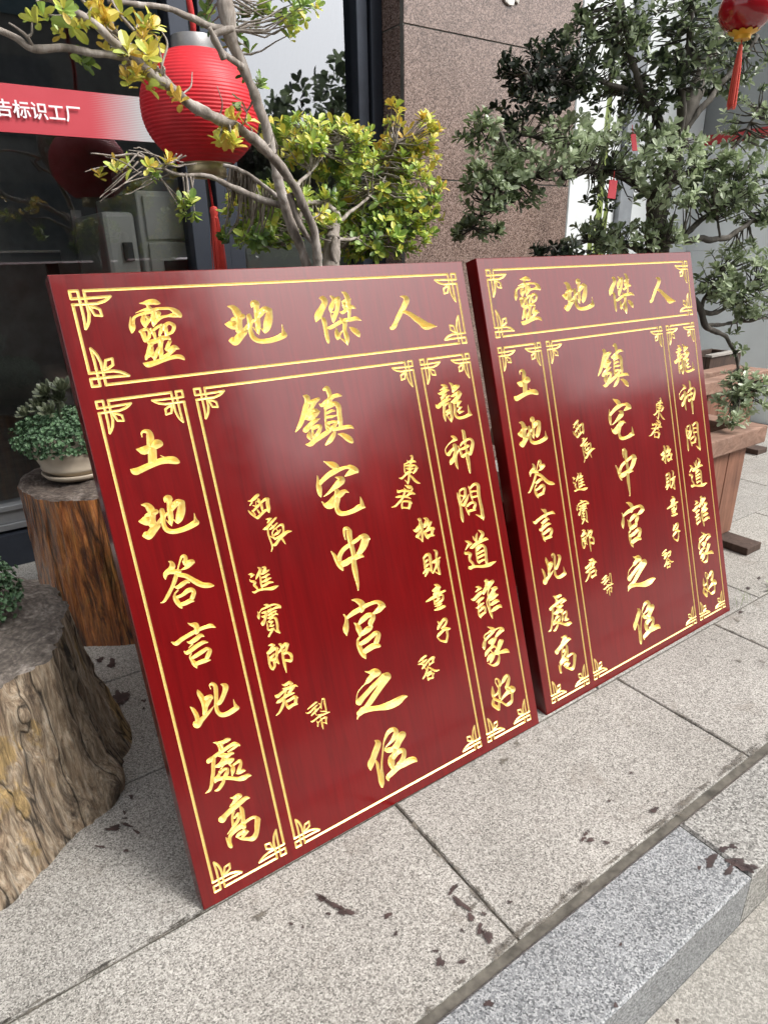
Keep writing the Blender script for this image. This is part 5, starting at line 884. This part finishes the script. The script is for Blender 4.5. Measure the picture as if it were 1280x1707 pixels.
# ------------------------------------------------------------------ stumps
def stump(name, label, c, rt, rb, h, side, topm, seed, ridge, lob, tilt=(0, 0)):
    r_ = empty(name, Vector((c[0], c[1], 0)), label, 'tree stump'); n, m = 220, 70; V = []; F = []
    off = Vector((seed * 3.1, seed * 1.7, 0))
    def pt(th, k):
        z = h * k; flare = (1 - k) ** 2.2; r0 = rt + (rb - rt) * flare + .03 * math.sin(k * 3.1) * (rb - rt) / .08 * .3
        d = Vector((math.cos(th), math.sin(th), 0))
        q = d * 1.9 + off
        r0 *= 1 + lob * (noise.noise(Vector((q.x, q.y, k * .5))) ) * (1 + .8 * flare)
        f1 = noise.noise(Vector((d.x * 5.5, d.y * 5.5, k * 1.1)) + off); f2 = noise.noise(Vector((d.x * 16, d.y * 16, k * 2.6)) + off); f3 = noise.noise(Vector((d.x * 38, d.y * 38, k * 7)) + off)
        if seed == 2:
            for (ta, ka, sa, sk_, dp) in ((-.90, .62, .055, .085, -.055), (-.42, .84, .07, .09, .030), (-.60, .80, .05, .10, .022), (-.22, .5, .03, .35, -.022), (-1.15, .35, .03, .3, -.02), (-.05, .12, .10, .10, .035)):
                dth = (th - ta + math.pi) % (2 * math.pi) - math.pi; r0 += dp * math.exp(-(dth / sa) ** 2 - ((k - ka) / sk_) ** 2)
        r0 += ridge * (.45 + .55 * min(1, k * 2.5)) * (f1 * 1.0 - abs(f2) * .9 + f3 * .35 - 1.1 * max(0, .10 - abs(f1)) * 4)
        return Vector((c[0], c[1], 0)) + d * r0 + Vector((0, 0, z * (1 + tilt[0] * d.x + tilt[1] * d.y)))
    for i in range(m + 1):
        for j in range(n): V.append(pt(2 * math.pi * j / n, i / m))
    for i in range(m):
        for j in range(n): b = i * n; F.append((b + j, b + (j + 1) % n, b + n + (j + 1) % n, b + n + j))
    s = MB(); s.add(V, F); s.build('side', side, r_, True)
    T = MB(); rings = 26; tv = []; tf = []
    ctr = Vector((c[0], c[1], h))
    for i in range(rings + 1):
        k = 1 - i / (rings + .3)
        for j in range(n):
            e = V[m * n + j]; p = ctr.lerp(e, k)
            edge = max(0, (k - .86) / .14)
            p.z += .010 * (1 - edge ** 2) * (.3 + noise.noise(p * 9 + off)) + (.004 * noise.noise(p * 34)) * (1 - edge) + .008 * (1 - edge ** 3) - (0 if k < 1 else .0)
            tv.append(p)
    for i in range(rings):
        for j in range(n): b = i * n; tf.append((b + j, b + (j + 1) % n, b + n + (j + 1) % n, b + n + j))
    tf.append(tuple(range(rings * n, rings * n + n))); T.add(tv, tf); T.build('cut_top', topm, r_, True)
    return r_
def stump_side(name, cols, patch, pcol, dark, rough, coat, seed):
    m, nt, b = new_mat(name)
    v = coords(nt, (42, 42, 5)); f = noise_t(nt, v, 1.0, 10, .74, 1.6)
    c = ramp(nt, f, cols)
    v2 = coords(nt, (3.4, 3.4, 1.9)); v2.node.inputs['Location'].default_value = (seed, seed * .7, seed * .3)
    f2 = noise_t(nt, v2, 1.2, 7, .62, .6)
    c = mixc(nt, ramp(nt, f2, [(patch, 0), (patch + .03, .9)]), c, mixc(nt, ramp(nt, f, [(.35, 0), (.6, 1)]), tuple(x * .45 for x in pcol), pcol))
    v3 = coords(nt, (10, 10, 2.4)); f3 = noise_t(nt, v3, 1.5, 8, .7, .9)
    c = mixc(nt, ramp(nt, f3, [(.54, 0), (.64, .85)]), c, dark)
    v4 = coords(nt, (110, 110, 9)); f4 = noise_t(nt, v4, 1.0, 5, .65, .8)
    c = mixc(nt, 1.0, c, ramp(nt, f4, [(.32, .45), (.5, .95), (.65, 1.25)]), 'MULTIPLY')
    wv = nt.nodes.new('ShaderNodeVectorMath'); wv.operation = 'ADD'; nz = nt.nodes.new('ShaderNodeTexNoise'); nz.inputs['Scale'].default_value = 2.2; nz.inputs['Detail'].default_value = 3
    v5 = coords(nt, (11, 11, 1.0)); L(nt, v5, nz.inputs['Vector']); L(nt, v5, wv.inputs[0]); L(nt, nz.outputs['Color'], wv.inputs[1])
    cr = voro(nt, wv.outputs[0], .8, 'Distance', 'DISTANCE_TO_EDGE')
    crk = ramp(nt, cr, [(.0, 0.15), (.035, .8), (.09, 1.0)])
    c = mixc(nt, 1.0, c, crk, 'MULTIPLY')
    L(nt, c, b.inputs['Base Color']); b.inputs['Roughness'].default_value = rough; b.inputs['Coat Weight'].default_value = coat; b.inputs['Coat Roughness'].default_value = .25
    hh = mathn(nt, 'ADD', mathn(nt, 'ADD', f, mathn(nt, 'MULTIPLY', f4, .6)), mathn(nt, 'MULTIPLY', crk, .5)); bump(nt, b, hh, 1.0, .016); return m
M['stump_grey'] = stump_side('weathered_stump', [(.3, (.10, .066, .042)), (.44, (.34, .245, .16)), (.54, (.53, .42, .30)), (.68, (.70, .60, .48))], .57, (.66, .45, .19), (.08, .055, .038), .85, 0, 2.0)
M['stump_brown'] = stump_side('varnished_stump', [(.3, (.08, .022, .009)), (.44, (.34, .105, .028)), (.54, (.56, .20, .05)), (.68, (.68, .33, .10))], .60, (.62, .28, .07), (.045, .015, .012), .3, .85, 7.0)
def top_mat(name, c0, c1, c2):
    m, nt, b = new_mat(name); v = coords(nt); f = noise_t(nt, v, 16, 10, .75, 1.2)
    w = nt.nodes.new('ShaderNodeTexWave'); w.wave_type = 'RINGS'; w.rings_direction = 'Z'; w.inputs['Scale'].default_value = 22; w.inputs['Distortion'].default_value = 9.0; w.inputs['Detail'].default_value = 4; w.inputs['Detail Scale'].default_value = 2.0
    L(nt, v, w.inputs['Vector'])
    c = ramp(nt, mathn(nt, 'ADD', mathn(nt, 'MULTIPLY', f, .93), mathn(nt, 'MULTIPLY', w.outputs['Fac'], .07)), [(.32, c0), (.5, c1), (.68, c2)])
    d = noise_t(nt, v, 60, 6, .7); c = mixc(nt, 1.0, c, ramp(nt, d, [(.35, .5), (.6, 1.15)]), 'MULTIPLY')
    L(nt, c, b.inputs['Base Color']); b.inputs['Roughness'].default_value = .85
    bump(nt, b, mathn(nt, 'ADD', f, mathn(nt, 'ADD', mathn(nt, 'MULTIPLY', d, .7), mathn(nt, 'MULTIPLY', w.outputs['Fac'], .08))), .9, .008); return m
M['top_grey'] = top_mat('weathered_end_grain', (.06, .05, .042), (.15, .125, .105), (.36, .32, .28))
M['top_brown'] = top_mat('dark_end_grain', (.04, .026, .02), (.10, .075, .06), (.24, .2, .17))
stump('tree_stump', 'big grey weathered stump with ochre patches in the near left corner', (-1.065, 1.225), .345, .412, .41, M['stump_grey'], M['top_grey'], 2, .021, .07)
stump('tree_stump', 'brown varnished stump standing under the succulent bowl', (-.945, 2.105), .262, .268, .515, M['stump_brown'], M['top_brown'], 5, .010, .06)

# ------------------------------------------------------------------ succulents
def sedum(mb, c, rx, ry, rz, n, r_, low=-.2):
    for _ in range(n):
        v = rvec(r_)
        if v.z < low: v.z = -v.z * .5
        p = Vector(c) + Vector((v.x * rx, v.y * ry, v.z * rz)) * (r_.uniform(.80, 1.03) * (1 + .13 * noise.noise(v * 3.2)))
        ax = (v * .9 + Vector((0, 0, .5)) + rvec(r_) * .5).normalized(); x = ax.cross(Vector((.2, .5, .8))).normalized(); y = ax.cross(x); age_shade = r_.random(); k0 = r_.uniform(0, 6)
        for k in range(7):
            a = k0 + k * .9; d = ax * (.5 if k < 5 else 1.2) + (x * math.cos(a) + y * math.sin(a)) * .9; leaf(mb, p, d, ax, .0078, .005, .2 + .5 * age_shade, .1, 0)
def rosette(mb, c, ax, rad, r_):
    ax = Vector(ax).normalized(); x = ax.cross(Vector((.2, .9, .1))).normalized(); y = ax.cross(x)
    for k in range(17):
        a = k * 2.4; q_ = k / 17; d = ax * (.25 + 1.3 * q_) + (x * math.cos(a) + y * math.sin(a)) * (1.1 - .6 * q_); leaf(mb, Vector(c), d, ax, rad * (1 - .45 * q_), rad * .42 * (1 - .3 * q_), .3 + .4 * r_.random(), -.2, -.25)
rs = random.Random(9)
TOPB = .532
bc = Vector((-1.0, 2.05, TOPB))
pot = empty('succulent_bowl', bc, 'cream ceramic bowl of green sedum on the brown stump', 'potted plant')
CER = plain('cream_ceramic', (.47, .40, .31), .45, var=.12, vscale=14)
b_ = MB(); b_.lathe([(.0, .0), (.082, 0), (.098, .008), (.108, .022), (.104, .024), (.09, .013), (0, .011)], bc, 40); b_.build('saucer', CER, pot, True)
b_ = MB(); b_.lathe([(.055, .013), (.078, .016), (.100, .033), (.107, .040), (.104, .046), (.116, .074), (.122, .094), (.122, .100), (.116, .101), (.112, .092), (.0, .088)], bc, 40); b_.build('bowl', CER, pot, True)
b_ = MB(); sedum(b_, bc + Vector((-.02, .0, .135)), .150, .150, .082, 2100, rs, -.55); b_.build('sedum', M['sedum'], pot, attr='age_shade')
b_ = MB()
for p_, rd_ in (((-.03, -.03, .275), .05), ((-.055, -.04, .235), .046), ((-.095, -.05, .215), .044), ((.0, -.02, .25), .046), ((-.01, -.08, .225), .042), ((.02, -.03, .285), .05), ((-.05, -.02, .245), .04)):
    rosette(b_, bc + Vector(p_), (rs.uniform(-.5, .2), rs.uniform(-.9, -.2), .8), rd_, rs)
b_.tube([bc + Vector((.0, 0, .1)), bc + Vector((-.01, -.02, .2)), bc + Vector((-.01, -.03, .265))], [.008, .006, .005], 6, True, .4)
b_.build('rosettes', M['rosette'], pot, attr='age_shade')
TOPA = .424
c2 = Vector((-.985, 1.31, TOPA))
pot2 = empty('succulent_bowl', c2, 'shallow bowl overflowing with green sedum on the grey stump at the left edge', 'potted plant')
b_ = MB(); b_.lathe([(.0, .0), (.06, 0), (.085, .03), (.092, .06), (.086, .06), (.08, .05), (0, .045)], c2, 32); b_.build('bowl', plain('terracotta', (.30, .16, .10), .7, var=.15), pot2, True)
b_ = MB(); sedum(b_, c2 + Vector((0, 0, .06)), .145, .14, .10, 1400, rs, -.5); b_.build('sedum', M['sedum'], pot2, attr='age_shade')

# ------------------------------------------------------------------ lanterns
lc = CC + ray(335, 184) * 2.0
def thread_tassel(mb, top, ln, r0, r1_, n, r_):
    for k in range(n):
        a = r_.uniform(0, 6.28); q_ = math.sqrt(r_.random()); x, y = math.cos(a) * q_, math.sin(a) * q_; l_ = ln * r_.uniform(.9, 1)
        mb.tube([top + Vector((x * r0, y * r0, 0)), top + Vector((x * r1_ * .8, y * r1_ * .8, -l_ * .4)), top + Vector((x * r1_, y * r1_, -l_))], [.0012, .0011, .001], 4, False)
lan = empty('paper_lantern', lc, 'ribbed red lantern with silver caps hanging before the left window', 'lantern')
REDP = plain('red_lantern_cloth', (.60, .012, .022), .5, var=.16, vscale=11); CORD = plain('red_cord', (.45, .02, .02), .8)
RL, HL = .174, .146; prof = []; nr_ = 30
for i in range(nr_ * 4 + 1):
    k = -1 + 2 * i / (nr_ * 4); z = HL * k; r_ = RL * (1 - abs(k) ** 2.35 * .60) ** .5 if True else 0
    r_ = .082 + (RL - .082) * (1 - abs(k) ** 2.3); prof.append((r_ + .0022 * abs(math.cos(math.pi * i / 4)) * 1.0, z))
b_ = MB(); b_.lathe(prof, lc, 72); b_.build('ribbed_shade', REDP, lan, True)
SIL = plain('brushed_silver', (.34, .33, .32), .32, .9, var=.25, vscale=30); GLD = plain('pale_gold_band', (.62, .55, .36), .35, .8, var=.2, vscale=20)
b_ = MB(); b_.lathe([(.02, HL + .040), (.062, HL + .040), (.065, HL + .038), (.066, HL - .006), (.083, HL - .008)], lc, 48); b_.build('top_cap', SIL, lan, True)
b_ = MB(); b_.lathe([(.083, -HL + .004), (.060, -HL), (.060, -HL - .003), (.060, -HL - .038), (.058, -HL - .036), (.055, -HL - .030), (.055, -HL - .004)], lc, 48); b_.build('bottom_cap', GLD, lan, True)
top_z = 2.86
b_ = MB(); pts = [lc + Vector((.004 * math.sin(k * .9), .004 * math.cos(k * .9), HL + .040 + (top_z - lc.z - HL - .040) * k / 40)) for k in range(41)]; b_.tube(pts, .0085, 8)
b_.build('cord', CORD, lan, True)
b_ = MB(); zt = HL + .03; b_.tube([lc + Vector((0, 0, -HL)), lc + Vector((.003, 0, -HL - .06)), lc + Vector((.006, 0, -HL - .125))], .0035, 8); b_.build('lower_cord', CORD, lan, True)
rt_ = random.Random(4); b_ = MB(); tt = lc + Vector((.008, 0, -HL - .125)); b_.lathe([(.002, .006), (.011, .002), (.013, -.012), (.010, -.024), (.012, -.03)], tt, 16); thread_tassel(b_, tt + Vector((0, 0, -.02)), .235, .010, .026, 130, rt_); b_.build('tassel', plain('red_thread', (.60, .05, .035), .6), lan, True)
hk = empty('hanging_bracket', P(.87, 2.88, 2.87), 'dark steel arm over the left window carrying the ribbed lantern', 'bracket')
ls, lt = lc.dot(ES), lc.dot(ET); b_ = MB(); b_.sbox(ls - .015, ls + .015, lt - .03, 2.905, 2.862, 2.885); b_.build('arm', M['frame'], hk, bevel=.002)
b_ = MB(); b_.sbox(ls - .04, ls + .04, 2.89, 2.908, 2.80, 2.861); b_.build('plate', M['frame'], hk, bevel=.002)

sc_ = at(1244, 14, 1.25); sl2 = empty('small_lantern', sc_, 'small glossy red lantern with gold fringe and tassel in the dull green tree', 'lantern')
dep = (sc_ - CC).dot(_f); rs_ = 43 * dep / FPX
b_ = MB(); b_.lathe([(rs_ * math.cos(a) * (1 + .025 * 0), rs_ * .86 * math.sin(a)) for a in np.linspace(-1.3, 1.3, 30)], sc_, 40)
for i, v in enumerate(b_.v):
    d = v - sc_; a = math.atan2(d.y, d.x); k = 1 + .022 * abs(math.cos(a * 5)); b_.v[i] = sc_ + Vector((d.x * k, d.y * k, d.z))
b_.build('shade', plain('glossy_red_plastic', (.30, .006, .012), .12, coat=.6), sl2, True)
GF = plain('gold_plastic', (.78, .42, .04), .35, .3)
for sg in (-1, 1):
    b_ = MB(); n = 48; r0 = rs_ * .30
    vs = []; fs = []
    for j in range(n):
        a = 2 * math.pi * j / n; pe = rs_ * (.50 + .10 * abs(math.cos(a * 6))); vs += [sc_ + Vector((math.cos(a) * r0, math.sin(a) * r0, sg * rs_ * 1.02)), sc_ + Vector((math.cos(a) * r0 * 1.05, math.sin(a) * r0 * 1.05, sg * rs_ * .88)), sc_ + Vector((math.cos(a) * pe, math.sin(a) * pe, sg * (rs_ * .86 * math.sqrt(max(.01, 1 - (pe / rs_) ** 2)) + .004)))]
    for j in range(n):
        k = (j + 1) % n; fs += [(3 * j, 3 * k, 3 * k + 1, 3 * j + 1), (3 * j + 1, 3 * k + 1, 3 * k + 2, 3 * j + 2)]
    fs.append(tuple(3 * j for j in range(n))); b_.add(vs, fs); b_.build('fringe_cap', GF, sl2)
b_ = MB(); tt = sc_ + Vector((0, 0, -rs_ * 1.02)); b_.tube([tt, tt + Vector((-.001, 0, -.02))], .002, 6); thread_tassel(b_, tt + Vector((-.001, 0, -.012)), 95 * dep / FPX, .004, .0125, 70, rt_); b_.build('tassel', plain('coral_thread', (.66, .09, .06), .6), sl2, True)
b_ = MB(); b_.tube([sc_ + Vector((0, 0, rs_)), sc_ + Vector((0, .0, rs_ + .1))], .0018, 6); b_.build('cord', CORD, sl2, True)

# red paper charms in the dull green tree
def charm(px, py, t, w, h, tilt, label):
    c = at(px, py, t); r_ = empty('paper_charm', c, label, 'charm', 'red paper charms in the tree'); x = (CR * math.cos(tilt) + CU * math.sin(tilt)); y = x.cross(_f) * -1; y = (CU * math.cos(tilt) - CR * math.sin(tilt)); n_ = x.cross(y)
    b = MB(); b.box(c - x * w - y * h, x * 2 * w, y * 2 * h, n_ * .002); b.build('paper', plain('red_paper', (.52, .02, .035), .55), r_, bevel=.0008)
    b = MB(); b.tube([c + y * h, c + y * (h + .03)], .001, 5); b.build('string', CORD, r_)
charm(1020, 316, 1.50, .013, .030, -.12, 'small red paper charm below the middle leaves near the trunk')
charm(1056, 238, 1.45, .008, .026, .1, 'narrow red paper charm among the middle leaves left of the trunk fork')
# torn paper on the pillar
ps_ = at(852, 0, 2.743); b_ = MB(); vs = []; zz = ps_.z; s0 = ps_.dot(ES)
out = [(-.055, .10), (-.058, .02), (-.04, -.012), (-.015, -.022), (.012, -.02), (.022, .004), (.034, -.004), (.046, -.01), (.05, .012), (.03, .02), (.025, .05), (.03, .1)]
vs = [P(s0 + x, 2.742 - .006 * abs(math.sin(i * 1.3)), zz + y) for i, (x, y) in enumerate(out)] + [P(s0 + x, 2.7485, zz + y) for x, y in out]; n = len(out)
b_.add(vs, [tuple(range(n)), tuple(range(n, 2 * n))[::-1]] + [(i, i + n, (i + 1) % n + n, (i + 1) % n) for i in range(n)])
tag(b_.build('paper_scrap', plain('old_white_paper', (.68, .66, .62), .8, var=.1)), 'torn white paper scrap stuck high on the granite pillar', 'paper')
# blade plant by the white bay
bp = empty('blade_plant', at(1015, 170, 2.5), 'upright yellow green blade leaf in front of the white bay', 'plant')
c = at(1013, 185, 2.5); base = Vector((c.x, c.y, 0)); bp.location = base
for k, (dx, zt, w) in enumerate(((0, at(1012, 105, 2.5).z, .026), (.06, 1.45, .024), (-.06, 1.35, .022))):
    b_ = MB(); vs = []; fs = []; m = 14
    for i in range(m + 1):
        q_ = i / m; z = .3 + (zt - .3) * q_; ww = w * (1 - .15 * (1 - q_)) * math.sqrt(max(0, 1 - max(0, (q_ - .75) / .25) ** 2)) + .001
        vs += [base + ES * (dx * q_ - ww) + Vector((0, 0, z)) - ET * .004, base + ES * (dx * q_) + Vector((0, 0, z)) + ET * .006, base + ES * (dx * q_ + ww) + Vector((0, 0, z)) - ET * .004]
    for i in range(m): fs += [(3 * i, 3 * i + 1, 3 * i + 4, 3 * i + 3), (3 * i + 1, 3 * i + 2, 3 * i + 5, 3 * i + 4)]
    b_.add(vs, fs); b_.build('leaf', plain('blade_green', (.17, .22, .05), .4, var=.3, vscale=6), bp, True)
b_ = MB(); b_.lathe([(0, 0), (.13, 0), (.17, .30), (.175, .34), (.16, .34), (.155, .31), (0, .30)], base, 32); b_.build('pot', plain('grey_pot', (.3, .3, .3), .5), bp, True)
# weed in the pavement joint
wp = P(2.42, .955, 0); b_ = MB(); rw = random.Random(2)
for k in range(16):
    a = rw.uniform(0, 6.28); d = Vector((math.cos(a), math.sin(a), rw.uniform(.3, 1.2))); leaf(b_, wp + ES * rw.uniform(-.05, .05), d, Vector((0, 0, 1)), rw.uniform(.02, .045), rw.uniform(.006, .012), .5, .1, .2)
for k in range(5):
    q_ = P(2.16 + rw.uniform(-.02, .1), .955, 0); d = Vector((rw.uniform(-.4, .4), rw.uniform(-.4, .4), 1)); leaf(b_, q_, d, Vector((1, 0, 0)), rw.uniform(.04, .085), .004, .4, 0, .3)
o_ = b_.build('weed', M['leaf_green'], attr='age_shade'); tag(o_, 'small weed sprouting from the paving joint right of the farther board', 'weed')
